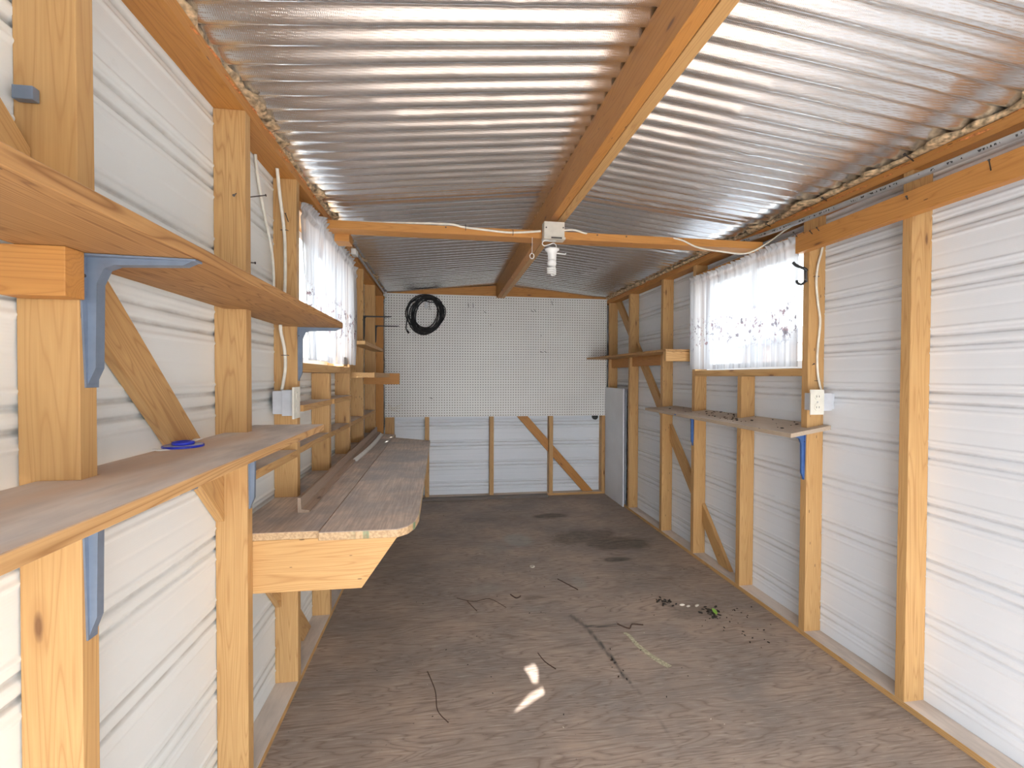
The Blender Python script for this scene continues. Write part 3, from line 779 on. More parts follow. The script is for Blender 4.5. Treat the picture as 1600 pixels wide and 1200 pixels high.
# small dusty shelves between the studs
def nook(i0, i1, z, th, lab, dx=0):
    ya, yb = SY[i0]+1.46, SY[i1]-.04
    tag(box('stud_bay_shelf', XLo+.15, XL+dx, ya, yb, z-th, z, wood('Y', 'pine', .9), bev=.05), lab, 'shelf', 'small shelves between the left studs')
nook(2, 3, 37.2, 1.1, 'dusty bay shelf under the lower left shelf above the bench end')
nook(3, 4, 37.4, 1.0, 'lower dusty bay shelf below the outlet, near half of window bay')
nook(4, 5, 37.3, 1.0, 'lower dusty bay shelf, far half of window bay')
nook(5, 6, 37.3, 1.0, 'dusty bay shelf between the two studs just beyond the left window')
nook(6, 7, 37.4, 1.0, 'farthest dusty bay shelf next to the dark corner stud')
nook(3, 4, 43.9, 1.0, 'upper bay shelf beside the outlet cover under the left window sill', .5)
nook(4, 5, 43.9, 1.0, 'upper bay shelf in the far half of the left window bay', .6)

# ---------------------------------------------------------------- workbench
wb = empty('workbench', (-14, 100, 28), 'long low wooden workbench with two worn top boards along the left wall', 'workbench')
BW = wood('Y', 'grey', .0)
def bench_mat():
    m, t, b = newmat('worn_bench_top')
    mp = lambda v: objco(t, v, True)
    big = noise(t, mp((9, 1.2, 9)), 1, 3, .5, .4)
    fib = noise(t, mp((140, 6, 60)), 1, 4, .6)
    bl = noise(t, mp((6, 5, 6)), 1, 5, .62)
    col = mix(t, ramp(t, bl, (.38, 0.0), (.62, 1.0)), (.80, .66, .55), (.52, .47, .435))
    col = mix(t, ramp(t, fib, (.4, .35), (.65, 0.0)), col, (.2, .13, .09))
    col = mix(t, ramp(t, noise(t, mp((3, 2.5, 3)), 1, 4, .6), (.50, 0.0), (.68, .8)), col, (.36, .34, .335))
    col = mix(t, ramp(t, noise(t, mp((22, 9, 22)), 1, 4, .7), (.64, 0.0), (.72, .6)), col, (.55, .50, .45))
    g = N(t, 'ShaderNodeNewGeometry'); sz = N(t, 'ShaderNodeSeparateXYZ'); L(t, g.outputs['Normal'], sz.inputs[0])
    side = ramp(t, sz.outputs['Z'], (.5, 1.0), (.8, 0.0))
    gn = noise(t, mp((22, 22, 1)), 1, 2)
    edge = mix(t, ramp(t, gn, (.60, 0.0), (.68, .85)), (.60, .42, .24), (.06, .24, .14))
    edge = mix(t, ramp(t, noise(t, mp((120, 120, 120)), 1, 3), (.4, .5), (.6, 0.0)), edge, (.3, .17, .08))
    L(t, mix(t, side, col, edge), b.inputs['Base Color']); b.inputs['Roughness'].default_value = .6
    bump(t, b, fib, .12, .0005)
    return m
M_BENCH = bench_mat()
# back board, notched around the studs
pts = [(-14.55, 57.55), (-14.75, 149.5), (-18.5, 151.5), (XLo+.1, 158.0), (XLo+.1, 157.25), (XL+.05, 157.25), (XL+.05, 155.7), (XLo+.1, 155.7)]
for s_ in (132.9, 114.0, 94.4, 74.3): pts += [(XLo+.1, s_+1.47), (XL+.05, s_+1.47), (XL+.05, s_-.05), (XLo+.1, s_-.05)]
pts += [(XLo+.1, 57.55)]
link_bm('top_board', prism_bm(pts, 29.1, 30.0, 'Z', .05), M_BENCH, wb)
pts = [(-14.4, 56.4), (-5.3, 56.4), (-4.2, 57.4), (-3.45, 59.2), (-3.12, 62), (-3.25, 90), (-3.6, 133.4), (-14.6, 141.6)]
link_bm('top_board', prism_bm(pts, 29.15, 30.15, 'Z', .08), M_BENCH, wb)
link_bm('end_joist', prism_bm([(XLo+1, 22.9), (-9.7, 22.8), (-5.3, 29.1), (XLo+1, 29.08)], 57.55, 59.0, 'Y', .05), wood('X', 'pale'), wb)
for y in (95.9, 134.4): link_bm('joist', prism_bm([(XLo+.2, 23.5), (-9.7, 23.5), (-5.3, 29.1), (XLo+.2, 29.08)], y, y+1.4, 'Y', .05), wood('X', 'pine'), wb)
# angle strip of wood and a white strip lying on the bench
def strip():
    bm = bmesh.new()
    a = Vector((-19.3, 65.4, 30.0)); b_ = Vector((-22.0, 154, 30.0))
    b_ = Vector((-21.45, 154, 30.0))
    prof_ = [(0, 0), (1.5, 0), (1.5, .3), (.45, .45), (.40, 2.0), (0, 2.0)]
    n = 12; rows = []
    for j in range(n+1):
        p = a.lerp(b_, j/n); rows.append([bm.verts.new((p.x+q[0], p.y, p.z+.02+q[1]+.04*math.sin(j*1.3)**2)) for q in prof_])
    for j in range(n):
        for k in range(6): bm.faces.new((rows[j][k], rows[j][(k+1) % 6], rows[j+1][(k+1) % 6], rows[j+1][k]))
    bm.faces.new(rows[0]); bm.faces.new(rows[-1])
    tag(link_bm('wood_moulding', bm, wood('Y', 'grey')), 'long L-shaped wooden moulding lying along the workbench', 'moulding')
    bm = bmesh.new(); rows = []
    prof_ = [(0, 0), (.35, 0), (.65, .45), (1.0, 0), (1.4, 0), (1.4, .12), (1.12, .14), (.7, .62), (.6, .62), (.2, .12), (0, .12)]
    for j in range(15):
        t = j/14; x = -19.6+(-19.9+19.6)*t+.7*math.sin(t*math.pi)*.8; y = 103.5+46*t
        rows.append([bm.verts.new((x+q[0]*.95, y, 30.03+q[1])) for q in prof_])
    m = len(prof_)
    for j in range(14):
        for k in range(m): bm.faces.new((rows[j][k], rows[j][(k+1) % m], rows[j+1][(k+1) % m], rows[j+1][k]))
    bm.faces.new(rows[0]); bm.faces.new(rows[-1])
    tag(link_bm('trim_strip', bm, M_WHITEP), 'thin white trim strip lying on the far part of the workbench', 'trim strip')
strip()

# left rear remnants of a shelf
tag(box('shelf_board', XL+.02, -16.6, 117, 150, 48.05, 49.3, wood('Y', 'pine')), 'flat board on the left studs beside the wooden crosspiece before the pegboard', 'board')
tag(box('crosspiece', XLo+.1, -13.7, 150.2, 151.7, 45.85, 49.35, wood('X', 'honey')), 'wooden crosspiece sticking out in front of the pegboard at left', 'board')
tag(box('shelf_board', XL+.02, -18.7, 116.5, 150, 56.1, 57.0, wood('Y', 'pine')), 'narrow board on the left studs under the thin black brackets', 'board')
tag(box('wood_block', -24.6, -21.2, 104.2, 108.2, 50.53, 52.6, wood('X', 'pale')), 'small pale wood block standing on the left window sill', 'wood block')

# ---------------------------------------------------------------- right shelves
def slanted():
    bm = bmesh.new()
    C_ = [(61.3, 73.6, 38.15), (69.3, 73.6, 39.75), (69.3, 76.0-.4, 39.75)]
    outline = [(61.3, 73.9), (69.35, 73.9), (69.35, 75.6), (65.95, 75.6), (65.95, 77.2), (69.35, 77.2), (69.35, 94.6), (65.95, 94.6), (65.95, 96.2), (69.35, 96.2),
               (69.35, 113.9), (65.95, 113.9), (65.95, 115.5), (69.35, 115.5), (69.35, 130.9), (66, 131.0), (60.9, 133.0)]
    zt = lambda x, y: 38.45+(x-61.3)*.17+(y-74)*.012*(69.3-x)/8+.15*math.sin(y*.08)*0
    b = [bm.verts.new((x, y, zt(x, y)-.75)) for x, y in outline]; t = [bm.verts.new((x, y, zt(x, y))) for x, y in outline]
    bm.faces.new(b); bm.faces.new(t)
    for i in range(len(b)): bm.faces.new((b[i], b[(i+1) % len(b)], t[(i+1) % len(b)], t[i]))
    bmesh.ops.recalc_face_normals(bm, faces=bm.faces); bmesh.ops.triangulate(bm, faces=[f for f in bm.faces if len(f.verts) > 4])
    o = link_bm('long_shelf', bm, wood('Y', 'plywhite', .25)); tag(o, 'long sagging plywood shelf below the right window', 'shelf')
    bm = bmesh.new()
    for _ in range(60):
        y = random.choice((random.gauss(97, 3), random.gauss(108, 3), random.uniform(78, 125))); x = random.uniform(62.5, 69)
        if 65 < x and any(abs(y-q) < 1.4 for q in (76.4, 95.4, 114.7)): continue
        r = random.uniform(.08, .28); z = zt(x, y)
        m_ = Matrix.Translation((x, y, z+r*.3)) @ Matrix.Rotation(random.random()*6, 4, 'Z') @ Matrix.Diagonal((1.6, .8, .5, 1))
        bmesh.ops.create_icosphere(bm, subdivisions=1, radius=r, matrix=m_)
    tag(link_bm('droppings', bm, M_DIRT), 'dark crumbs scattered on the right long shelf', 'debris', kind='stuff')
    bm = bmesh.new(); add_box(bm, 60.6, 61.6, 108.0, 111.2, 37.6, 38.5, .05)
    return zt
slanted()
up = tag(box('small_shelf', 59.2, 69.35, 118.6, 131.9, 55.4, 56.1, wood('Y', 'plywhite', .2)), 'x', 'shelf')
D.objects.remove(up)
pts = [(59.6, 117.6), (68.4, 117.6), (68.4, 132.1), (66.0, 132.1), (66.0, 133.75), (68.4, 133.75), (68.4, 157.1), (66, 157.1), (66, 158.75), (68.4, 158.75), (68.4, 177.4), (66, 177.4), (66, 180.3), (57.4, 180.3)]
tag(link_bm('small_shelf', prism_bm(pts, 55.45, 56.05, 'Z', .04), wood('Y', 'ply', .3)), 'small upper plywood shelf in the far right corner overlapping the pegboard', 'shelf')
tag(box('shelf_support_block', 59.7, 69.3, 117.7, 119.2, 52.8, 55.4, wood('X', 'pale')), 'pale 2x4 block under the near end of the small upper right shelf', 'wood block')
tag(box('shelf_support_block', 66.9, 68.3, 133.8, 157.1, 52.2, 55.4, wood('Y', 'honey')), 'support block under the small upper shelf between two right studs', 'wood block')
tag(box('shelf_support_block', 66.9, 68.3, 158.8, 177.5, 52.0, 55.4, wood('Y', 'honey')), 'support block under the small upper shelf at the far right corner', 'wood block')
# leaning white panel
bm = prism_bm([(66.0, FL+.02), (64.6+.9, FL+.02), (65.35, 44.2), (65.85, 44.2)], 161.5, 180.4, 'Y', .03)
lp = link_bm('leaning_panel', bm, M_PANEL); tag(lp, 'thin white board leaning upright in the far right corner', 'panel')
bm = prism_bm([(66.04, FL+1.4), (66.3, FL+1.4), (66.3, 43.6), (66.0, 43.6)], 160.3, 176.5, 'Y', 0)
tag(link_bm('backing_panel', bm, M_PANELEDGE), 'dark grey thin board standing behind the leaning white panel', 'panel')

# ---------------------------------------------------------------- back wall things
pb = tag(box('pegboard', XL+.02, XR+.0, YB-.3, YB-.03, 32.7, 80.0, M_PEG, bev=.02), 'large white perforated pegboard on the back wall', 'pegboard')
tag(box('dark_board', -14, 41.4, 178.2, 180.9, FL+.01, FL+1.0, wood('X', 'oldgrey')), 'dark weathered board lying on the floor against the back wall', 'board')
yp = YB-.3
# cable coil
def coil():
    bm = bmesh.new(); rnd = random.Random(5); pts = []
    cx, cz = -6.3, 72.0; turns = 15; n = 36
    for k in range(turns):
        ax = rnd.uniform(4.9, 7.4); az = rnd.uniform(5.7, 7.6); ox = rnd.uniform(-.9, .9); oz = rnd.uniform(-.7, .5); ph = rnd.uniform(-.25, .25)
        yo = yp-.25-rnd.uniform(.0, 1.5)
        for i in range(n):
            a = 2*math.pi*i/n+1.2; r = 1+.05*math.sin(3*a+k)+.04*math.sin(2*a+k*2)
            px = ox+ax*r*math.cos(a); pz = oz+az*r*math.sin(a)
            tilt = .38
            x = px*math.cos(tilt)+pz*math.sin(tilt)*.9; z = -px*math.sin(tilt)*.9+pz*math.cos(tilt)
            pts.append((k+i/n, cx+x, yo, cz+z))
    # blend between turns so that it is one cable
    out = []
    for j in range(len(pts)):
        a = max(0, j-2); b_ = min(len(pts), j+3); seg = pts[a:b_]
        out.append(tuple(sum(q[m] for q in seg)/len(seg) for m in (1, 2, 3)))
    last = out[-1]
    tube_bm(out, .21, 6, bm)
    tube_bm([(-13.2, yp-.8, 74.5), (-13.4, yp-.7, 71.5), (-13.7, yp-.5, 69), (-13.9, yp-.4, 66.6), (-13.3, yp-.4, 65.4)], .21, 6, bm, False, 5)
    o = link_bm('cable_coil', bm, M_RUBBER, smooth=True); tag(o, 'coiled black cable hanging at upper left of the pegboard', 'cable')
    bm = tube_bm([(-13.45, yp-.4, 65.7), (-12.9, yp-.4, 64.8)], .38, 8); link_bm('plug', bm, M_RUBBER, o, smooth=True)
    h = tube('hanging_hook', [(-5.0, yp+.02, 81-1.2), (-5.0, yp-.5, 79.2), (-5.2, yp-2.2, 77.5), (-5.0, yp-2.3, 75), (-4.8, yp-2.2, 73.6)], .09, M_NAIL, None, 6, 4)
    tag(h, 'thin dark wire hook holding the black cable coil', 'hook')
    tg = box('tag', -6.9, -5.6, yp-2.15, yp-2.0, 74.2, 76.6, M_GALV); tag(tg, 'shiny metal clip inside the black cable coil', 'clip')
coil()
for (x, z, ln, side), lab in zip(((9.7, 76, 1.6, .15), (11.5, 76.1, 1.6, .15), (15.9, 73.5, .6, .8), (18.4, 68.7, .5, .1), (34.6, 74.4, .8, .8), (35.9, 74.6, 1.1, .5), (42.9, 77.8, 1.7, .3), (38.6, 64.8, .5, .1), (38.4, 58.3, .5, .8), (40.1, 58.3, .5, .8), (-5.0, 40, .4, 1.0)),
        ('left of the twin pins near the pegboard top', 'right of the twin pins near the pegboard top', 'small pin below the pegboard top, left of centre', 'small pin on the upper middle pegboard', 'left one of the two hooks at upper right', 'right one of the two hooks at upper right', 'tall peg hook at upper right of the pegboard', 'lone pin on the right part of the pegboard', 'left of the low pin pair, right part', 'right of the low pin pair, right part', 'wide pin at lower left of the pegboard')):
    tag(tube('peg_hook', [(x, yp+.05, z+.5*ln), (x+side*.3, yp-.35, z+.2*ln), (x+side, yp-.5, z-.5*ln)], .1, M_BLACKM, None, 6, 3), 'dark metal peg hook, '+lab, 'peg hook', 'peg hooks on the pegboard')
vc_ = tube_bm([(62.3, YBo-.1, 32.0), (62.3, YBo-.9, 32.0)], 1.25, 18)
tag(link_bm('round_cap', vc_, M_BLACKM), 'dark round cap on the back siding just under the pegboard right end', 'cap')
for k in range(3):
    tag(tube('straw', [(-20.5, 176.3+k*.7, 36.3+k), (-18.5, 177.5+k*.7, 35.6+k*.4), (-16.3+k*.5, 178.5+k*.7, 34.9+k*1.5)], .05, M_STRAW, None, 5, 4), ('lowest', 'middle', 'highest')[k]+' of the three thin straws in the left corner by the pegboard', 'straw', 'straws in the left back corner')

# ---------------------------------------------------------------- conduit, cables, outlets
def conduit_mat():
    m, t, b = newmat('printed_conduit')
    n = noise(t, objco(t, (20, 20, 20)), 1, 3)
    col = ramp(t, n, (.3, (.42, .44, .46)), (.7, (.56, .58, .60)))
    g = N(t, 'ShaderNodeNewGeometry'); q = N(t, 'ShaderNodeSeparateXYZ'); L(t, g.outputs['Normal'], q.inputs[0])
    face = math_(t, 'MULTIPLY', math_(t, 'LESS_THAN', q.outputs['X'], -.6), math_(t, 'LESS_THAN', math_(t, 'ABSOLUTE', math_(t, 'ADD', q.outputs['Z'], .25)), .28))
    ink = math_(t, 'GREATER_THAN', noise(t, objco(t, (25, 130, 60), False), 1, 1), .54)
    grp = math_(t, 'GREATER_THAN', noise(t, objco(t, (1, 11, 1), False), 1, 0), .46)
    L(t, mix(t, math_(t, 'MULTIPLY', math_(t, 'MULTIPLY', face, ink), math_(t, 'MULTIPLY', grp, .9)), col, (.03, .03, .03)), b.inputs['Base Color'])
    b.inputs['Metallic'].default_value = .6; b.inputs['Roughness'].default_value = .4
    return m
M_COND = conduit_mat()
cd = tube('conduit', [(XR-.95, 94, 78.35), (XR-.95, 80, 77.45), (XR-.95, 62, 76.75), (XR-.95, 44, 76.3), (XR-.95, 0, 75.95), (XR-.95, -20, 75.9)], .46, M_COND, None, 14, 5)
tag(cd, 'grey steel conduit with printed marks running along the right top plate', 'conduit')
tag(tube('conduit', [(XL+.6, 119, 78.95), (XL+.6, 150, 78.9), (XL+.6, 176, 78.9)], .32, M_GALV, None, 10, 2), 'thin grey conduit along the far left top plate', 'conduit')
tag(box('conduit_end_cap', XL+.1, XL+1.2, 115.5, 118.6, 77.6, 79.0, M_WHITEP), 'small white cap at the near end of the far left conduit', 'cap')
tag(box('conduit_end_cap', XL+.1, XL+1.2, 176.3, 179.0, 78.2, 79.6, M_WHITEP), 'small white cap at the pegboard end of the far left conduit', 'cap')

def staple(parent, p, ax, d):
    p = Vector(p); ax = Vector(ax); d = Vector(d)
    link_bm('staple', tube_bm([p-ax*.5, p-ax*.45+d*.42, p+ax*.45+d*.42, p+ax*.5], .055, 6), M_NAIL, parent)
yc = 87.75
c1 = tube('electrical_cable', [(-20, yc+1.5, 76.85), (-10, yc+1, 76.95), (-3, yc+.4, 77.0), (1.5, yc+.1, 76.95), (3.6, yc, 76.55), (6.3, yc, 76.3), (11.8, yc, 75.95), (15, yc, 76.1), (18.6, yc, 76.5)], .2, M_CREAM, None, 8, 6)
tag(c1, 'cream electrical cable on the tie beam left of the junction box', 'cable')
staple(c1, (4.2, yc+.2, 76.5), (0, 0, 1), (0, -1, 0)); staple(c1, (13.2, yc+.2, 75.98), (0, 0, 1), (0, -1, 0))
c2 = tube('electrical_cable', [(23.0, yc, 76.85), (25.0, yc-.3, 76.95), (27.5, yc+.2, 76.6), (30, yc+1.4, 76.84), (38, yc+2, 76.85), (44, yc+1, 76.85), (47.5, yc, 76.2), (51.2, yc-.1, 74.8), (56.8, yc, 74.2), (62, yc, 74.1), (65.8, yc-1, 76), (66.3, yc-6, 77.4), (66.2, yc-10, 77.6)], .17, M_CREAM, None, 8, 6)
tag(c2, 'cream electrical cable draped along the right half of the tie beam', 'cable')
c3 = tube('electrical_cable', [(-23.4, 70.5, 78), (-23.5, 72.0, 74.5), (-23.5, 73.6, 70.5), (-23.5, 74.1, 66.8), (-23.5, 73.9, 61.3), (-23.5, 72.5, 57.5), (-23.5, 72.0, 55.2), (-23.4, 73.3, 52.4), (-23.4, 73.6, 49.5), (-23.6, 72.7, 46.3)], .24, M_CREAM, None, 8, 7)
tag(c3, 'cream cable curving down the left wall into the outlet box', 'cable')
staple(c3, (-23.5, 73.9, 70.2), (1, 0, 0), (0, -.8, 0)); staple(c3, (-23.4, 73.6, 51.5), (1, 0, 0), (0, -.8, 0))
tag(tube('electrical_cable', [(-24.8, 66.5, 78), (-24.9, 68, 74.5), (-24.8, 70, 70.5), (-24.5, 71.6, 66.2), (-24.4, 72.0, 61.4), (-24.4, 71.6, 56.9)], .2, M_CREAM, None, 8, 7), 'paler cream cable against the siding left of the outlet cable', 'cable')
c5 = tube('electrical_cable', [(68.6, 75.35, 75.5), (68.3, 75.3, 72), (67.5, 75.3, 69), (67.2, 75.3, 65.9), (67.6, 75.3, 62), (68.1, 75.3, 58.9), (67.8, 75.3, 55), (67.6, 75.3, 52), (67.8, 75.3, 49), (68.2, 75.0, 46.2)], .2, M_CREAM, None, 8, 7)
tag(c5, 'cream cable running down the right stud to the outlet box', 'cable')
for z in (66.9, 47.9): staple(c5, (67.35 if z > 60 else 67.9, 75.6, z), (1, 0, 0), (0, -.75, 0))

def outlet(side, y, z, label):
    sx_ = 1 if side == 'R' else -1
    def X(a): return a if side == 'R' else a
    o = empty('outlet_box', ((67.5 if side == 'R' else -22.5), y, z-2), label, 'electrical outlet', 'duplex outlets on the studs')
    if side == 'R':
        bm = bmesh.new(); add_box(bm, 66.8, 68.6, y-2.6, y+.7, z-1.6, z+1.55, .06); add_box(bm, 68.5, 69.5, y-2.2, y+.7, z-1.35, z+1.4, .06)
        link_bm('metal_box', bm, M_GREYBOX, o)
        box('cover_plate', 64.15, 66.85, y-2.85, y-2.6, z-2.25, z+2.2, M_CREAMP, o, .08)
        box('box_side', 66.0, 66.9, y-2.6, y+.7, z-1.6, z+1.5, M_GREYBOX, o, .05)
        for dz in (.95, -.95):
            bm = tube_bm([(65.5, y-2.84, z+dz), (65.5, y-2.96, z+dz)], .62, 16); link_bm('receptacle', bm, M_CREAMP, o)
            bm = bmesh.new(); add_box(bm, 65.2, 65.28, y-2.99, y-2.95, z+dz-.15, z+dz+.22, 0); add_box(bm, 65.7, 65.78, y-2.99, y-2.95, z+dz-.15, z+dz+.22, 0)
            link_bm('slots', bm, M_NAIL, o)
        link_bm('screw', tube_bm([(65.5, y-2.84, z), (65.5, y-2.93, z)], .12, 8), M_GALV, o)
    else:
        bm = bmesh.new(); add_box(bm, -24.7, -23.2, y-2.3, y-.15, z-1.7, z+1.7, .06); add_box(bm, -23.3, -21.6, y-2.6, y-.15, z-1.95, z+1.85, .06)
        link_bm('metal_box', bm, M_GREYBOX, o)
        box('cover_plate', -21.6, -21.3, y-3.6, y-.6, z-2.35, z+2.3, M_CREAMP, o, .08)
        for dz in (.95, -.95):
            link_bm('receptacle', tube_bm([(-21.3, y-2.1, z+dz), (-21.18, y-2.1, z+dz)], .62, 16), M_CREAMP, o)
outlet('R', 75.6, 44.15, 'duplex outlet box on the right window stud with cream cover plate')
outlet('L', 74.3, 44.5, 'outlet box on the left window stud, cover plate seen edge on')

# coat hook on the right stud
hk = tube('coat_hook', [(XR-.15, 76.1, 68.0), (XR-.5, 76.2, 68.4), (XR-1.6, 77.0, 69.2), (XR-2.0, 77.3, 69.8)], .26, M_BLACKM, None, 8, 5)
tag(hk, 'dark double coat hook screwed to the right window stud', 'hook')
link_bm('hook_plate', tube_bm([(XR-.02, 76.3, 66.0), (XR-.25, 76.3, 68.2)], .28, 8, smooth_n=0), M_NAIL, hk)
link_bm('lower_prong', tube_bm([(XR-.2, 76.3, 66.2), (XR-.9, 76.5, 65.6), (XR-1.4, 76.9, 66.0), (XR-1.4, 77.0, 66.4)], .22, 8, smooth_n=4), M_BLACKM, hk)

# ceiling light: junction box, lamp holder, bulb
lf = empty('ceiling_light', (20.9, 87.2, 72), 'bare-bulb light hanging from the junction box on the tie beam', 'light')
bm = bmesh.new(); add_box(bm, 18.9, 22.9, 86.0, 87.95, 74.9, 77.9, .12); link_bm('junction_box', bm, M_BEIGEBOX, lf)
box('box_rim', 18.85, 23.0, 85.7, 88.0, 74.55, 74.95, M_BEIGEBOX, lf, .04)
box('box_opening', 20.2, 22.3, 85.66, 87.6, 74.60, 74.90, M_NAIL, lf, 0)
for x, z in ((19.3, 76.7), (22.6, 76.8)): link_bm('screw', tube_bm([(x, 86.0, z), (x, 85.9, z)], .14, 8), M_NAIL, lf)
link_bm('wire', tube_bm([(21.5, 87, 74.6), (20.4, 86.6, 74.3), (19.2, 86.3, 74.35), (18.6, 86.2, 73.8), (18.9, 86.2, 73.3), (19.8, 86.3, 73.5), (20.8, 86.4, 73.9), (21.4, 86.6, 73.5), (21.4, 86.7, 72.7)], .09, 8, smooth_n=6), M_WHITEP, lf, smooth=True)
def lathe(prof_, cx, cy, seg=20, tilt=0):
    bm = bmesh.new(); rings = []
    for r, z in prof_: rings.append([bm.verts.new((cx+r*math.cos(a), cy+r*math.sin(a), z)) for a in (2*math.pi*k/seg for k in range(seg))])
    for A_, B_ in zip(rings, rings[1:]):
        for k in range(seg): bm.faces.new((A_[k], A_[(k+1) % seg], B_[(k+1) % seg], B_[k]))
    bm.faces.new(rings[0]); bm.faces.new(rings[-1]); return bm
bm = lathe([(1.35, 72.85), (1.38, 72.65), (.95, 72.3), (.82, 71.6), (.80, 70.75)], 20.6, 86.6); link_bm('lamp_holder', bm, M_WHITEP, lf, smooth=True)
link_bm('key_switch', tube_bm([(21.2, 86.6, 72.1), (23.1, 86.4, 71.9), (23.25, 86.4, 72.1)], .13, 8), M_WHITEP, lf)
bulb = link_bm('bulb', lathe([(.5, 70.8), (.78, 70.7), (.88, 70.1), (.8, 69.7), (.45, 69.55)], 20.55, 86.6), M_WHITEP, lf, smooth=True)
hp = []
for k in range(90):
    a = k/90*2*math.pi*3.2; hp.append((20.5+.72*math.cos(a), 86.6+.72*math.sin(a), 69.35-k/90*1.35))
link_bm('spiral_tube', tube_bm([(20.5, 86.6, 69.6)]+hp+[(20.5, 86.6, 68.0)], .2, 8), M_WHITEP, bulb, smooth=True)
pr = tube('pull_ring', [(16.8+.4*math.cos(a), 87.2, 71.5+.5*math.sin(a)) for a in [2*math.pi*k/10 for k in range(10)]], .08, M_WHITEP, None, 6, 3, True)
tag(pr, 'small white pull ring hanging left of the bulb on a string', 'pull ring')
link_bm('string', tube_bm([(16.8, 87.2, 72.0), (16.9, 87.6, 73.2), (17.0, 87.95, 75.3)], .04, 5), M_WHITEP, pr)

# nails
for p, d, k, n in (((-22.9, 56.0, 68.8), (.25, -1, -.5), 'L2', 1.7), ((-22.0, 57.4, 69), (.8, .6, .4), 'L2', 1.8), ((-23.1, 74.3, 71.7), (-.2, -.7, 1), 'L3', 1.2), ((-22.8, 57.4, 61.5), (.7, 1, .2), 'L2', 1.5),
                   ((-25, 31.75, 58), (.2, -1, .1), 'L1', 1), ((66.4, 57.0, 73.0), (-.4, -1, .2), 'R1', 1.3), ((67, 75.7, 50.8), (-.3, -1, .3), 'R2', .6)):
    nail(STUD[k], p, d, n)
LB = [o for o in D.objects if o.name.startswith('ledger_board')][0]
for y, z, n in ((77.0, 74.4, 1.9), (73.5, 73.9, 1.2), (72.0, 74.0, 1.2), (56.5, 73.6, .8), (46.5, 73.3, 2.2)): nail(LB, (XR-1.44, y, z), (-1, -.6, .3), n)
TPR = [o for o in D.objects if o.name.startswith('top_plate')][1]
for y, n in ((57, 2.4), (72, 1.3), (86, 1.4)): nail(TPR, (XR-.02, y, 79.3), (-1, -.3, .2), n, .09)
for x in (0.5, 30, 36, 48): nail(TB, (x, 88.0, 76.3), (0, -1, .2), .15)
# blue-ringed plastic piece and crumbs on the lower left shelf
bp = tag(link_bm('plastic_disc', lathe([(1.5, 42.1), (1.6, 42.16), (1.45, 42.24), (.9, 42.26)], -23.0, 45.2, 24), M_CLEARP, smooth=True), 'flat clear plastic disc with blue rings on the lower left shelf', 'plastic disc')
for r, z in ((1.5, 42.14), (.72, 42.4)): link_bm('blue_ring', tube_bm([(-23.0+r*math.cos(a), 45.2+r*math.sin(a), z) for a in [2*math.pi*k/20 for k in range(20)]], .17 if r < 1 else .12, 8, closed=True), M_BLUEP, bp, smooth=True)
def chip(name, x, y, z, r, mat, lab, cat, sc_=(1, .6, .25), grp=None):
    bm = bmesh.new(); bmesh.ops.create_icosphere(bm, subdivisions=2, radius=r, matrix=Matrix.Translation((x, y, z+r*sc_[2]*.9)) @ Matrix.Rotation(random.random()*3, 4, 'Z') @ Matrix.Diagonal((*sc_, 1)))
    wobble(bm, r*.25, x, 2/r*.5)
    return tag(link_bm(name, bm, mat, smooth=True), lab, cat, grp)
chip('paper_scrap', -24.3, 49.6, 42.06, .8, M_WHITEP, 'small white scrap at the foot of the brace on the lower left shelf', 'scrap', (1, .5, .12))
chip('paper_scrap', -23.7, 43.2, 42.06, .6, M_WHITEP, 'tiny pale scrap left of the blue-ringed disc', 'scrap', (.4, 1, .12))
chip('paper_scrap', -23.3, 58.6, 42.06, .7, M_WHITEP, 'white lump on the lower left shelf beside the bench-end stud', 'scrap', (1, .6, .5))
nb = box('blue_clip', -24.9, -23.8, 31.2, 31.7, 64.6, 65.4, M_BRGREY); tag(nb, 'small blue-grey metal clip on the big near left stud above the shelf', 'clip')

# floor litter
def litter(n, cx, cy, sx_, sy_, rr, mat, lab, name='dirt_crumbs'):
    bm = bmesh.new()
    for _ in range(n):
        r = random.uniform(*rr); x = random.gauss(cx, sx_); y = random.gauss(cy, sy_)
        bmesh.ops.create_icosphere(bm, subdivisions=1, radius=r, matrix=Matrix.Translation((x, y, FL+r*.35)) @ Matrix.Rotation(random.random()*6, 4, 'Z') @ Matrix.Diagonal((1.7, .8, .6, 1)))
    tag(link_bm(name, bm, mat), lab, 'debris', kind='stuff')
litter(45, 54.0, 86.2, .9, 1.0, (.08, .35), M_DIRT, 'clump of dark leaf litter around the green leaf on the floor')
litter(30, 46.8, 91.5, .9, .9, (.06, .28), M_DIRT, 'dark crumbs left of the leaf litter on the floor')
litter(26, 57.5, 81, 3, 4, (.05, .2), M_DIRT, 'dark crumbs toward the right bottom plate')
litter(60, 25, 105, 18, 22, (.04, .13), M_DIRT, 'tiny dark specks scattered over the whole floor', 'floor_specks')
litter(30, 25, 100, 16, 22, (.03, .09), M_SHELL, 'tiny pale specks scattered over the whole floor', 'floor_specks')
litter(10, 28.4, 73.5, .4, 2.0, (.08, .22), M_DIRT, 'tar crumbs along the dark floor crack')
bm = bmesh.new(); pl = [(0, 0), (.35, .5), (.45, 1.1), (.2, 1.7), (-.05, 2.0), (-.3, 1.5), (-.35, .8), (-.2, .3)]
vs = [bm.verts.new((54.5+p[0], 85.0+p[1]*.8, FL+.15+.28*p[1])) for p in pl]; f = bm.faces.new(vs)
r_ = bmesh.ops.extrude_face_region(bm, geom=[f]); 
for v in r_['geom']:
    if isinstance(v, bmesh.types.BMVert): v.co += Vector((.05, -.03, .03))
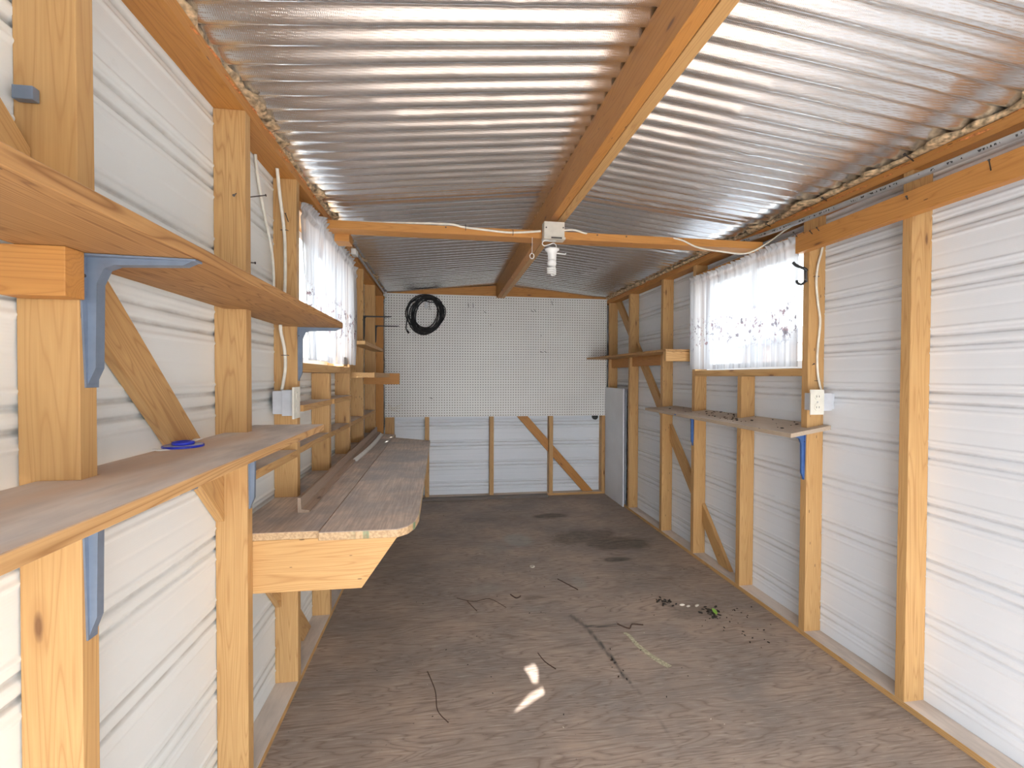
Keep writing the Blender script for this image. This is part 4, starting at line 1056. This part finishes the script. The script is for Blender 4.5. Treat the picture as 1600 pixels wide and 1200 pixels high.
tag(link_bm('green_leaf', bm, M_GREEN), 'bright green leaf in the litter on the floor by the right wall', 'leaf')
for x, y, r, lab in ((49.6, 89.6, .45, 'pale shell fragment nearest the dark crumbs on the floor'), (50.6, 89.0, .4, 'pale shell fragment in the middle of the litter'), (52.5, 88.9, .5, 'pale shell fragment beside the green leaf')):
    chip('shell_fragment', x, y, FL, r, M_SHELL, lab, 'shell fragment', (1.2, .5, .5), 'pale fragments in the floor litter')
tag(link_bm('washer', tube_bm([(22.3+.5*math.cos(a), 113.4+.5*math.sin(a), FL+.13) for a in [2*math.pi*k/16 for k in range(16)]], .16, 6, closed=True), M_SHELL, smooth=True), 'small pale washer ring lying mid floor', 'washer')
tw = (([(26.85, 105.6), (28.6, 102.3), (30, 99.6)], .1, 'twig lying in the middle of the floor by the bluish stain'),
      ([(16.3, 77.6), (17, 75), (18.3, 72.9)], .08, 'twig on the floor between the sun patches and the dark crack'),
      ([(14.7, 99.4), (15.7, 97.6), (16.8, 98.4)], .12, 'short bent twig left of the floor centre'),
      ([(-2.4, 75.2), (-1.1, 70.4), (-.7, 66.2), (.8, 63.6)], .07, 'long curved twig at the lower left of the floor'),
      ([(5.2, 97.7), (6.9, 93.4)], .07, 'thin straight twig at the left part of the floor'),
      ([(3.0, 99.5), (6.5, 97.5), (10, 98.2), (13, 94)], .05, 'thin curly rootlet at the left part of the floor'),
      ([(33.4, 84.6), (35, 82.7), (36.2, 84), (38.2, 83.5)], .12, 'wavy twig at the end of the dark floor crack'))
for pts_, r, lab in tw: tag(tube('twig', [(x, y, FL+r) for x, y in pts_], r, M_TWIG, None, 6, 5), lab, 'twig', 'twigs on the floor')

bm = bmesh.new(); yl = [(33.6, 81.6), (34.1, 80.6), (34.4, 77.4), (35.3, 74.2), (36.2, 72.3), (37.1, 70.8)]; wd = (.25, .35, .4, .45, .5, .45); a_ = []
for (x, y), w_ in zip(yl, wd): a_.append((bm.verts.new((x-w_, y-w_*.4, FL+.02)), bm.verts.new((x+w_, y+w_*.4, FL+.02)), bm.verts.new((x+w_, y+w_*.4, FL+.07)), bm.verts.new((x-w_, y-w_*.4, FL+.07))))
for p, q in zip(a_, a_[1:]):
    for k in range(4): bm.faces.new((p[k], p[(k+1) % 4], q[(k+1) % 4], q[k]))
bm.faces.new(a_[0]); bm.faces.new(a_[-1])
tag(link_bm('tape_strip', bm, plain('faded_tape', (.50, .47, .32), .8, 0, .35, 120)), 'faded yellowish tape strip stuck to the floor right of the dark crack', 'tape')

# ---------------------------------------------------------------- outside, through the windows
def house(x0, x1, y0, y1, h, wall, lab):
    o = empty('house', ((x0+x1)/2, (y0+y1)/2, -4), lab, 'house')
    box('house_wall', x0, x1, y0, y1, -4, h, wall, o, 0)
    bm = prism_bm([(x0-12, h), (x1+12, h), ((x0+x1)/2, h+50)], y0-12, y1+12, 'Y', 0); link_bm('house_roof', bm, M_ROOFT, o)
    xf = x0 if x0 > 0 else x1
    for k in range(3):
        yy = y0+(y1-y0)*(.2+.3*k); box('house_window', xf-2, xf+2, yy, yy+34, h-70, h-28, M_TRIMW, o, 0)
    return o
house(560, 860, 520, 800, 104, M_BRICK, 'brick house far outside the right window')
house(-900, -640, 620, 900, 100, M_TRIMW, 'pale house far outside the left window')
for s_, lab in ((1, 'blue-grey low fence outside the right window'), (-1, 'blue-grey low fence outside the left window')):
    o = empty('fence', (s_*330, 300, -4), lab, 'fence')
    box('fence_panel', s_*330-2, s_*330+2, -100, 900, -4, 33, M_FENCE, o, 0)
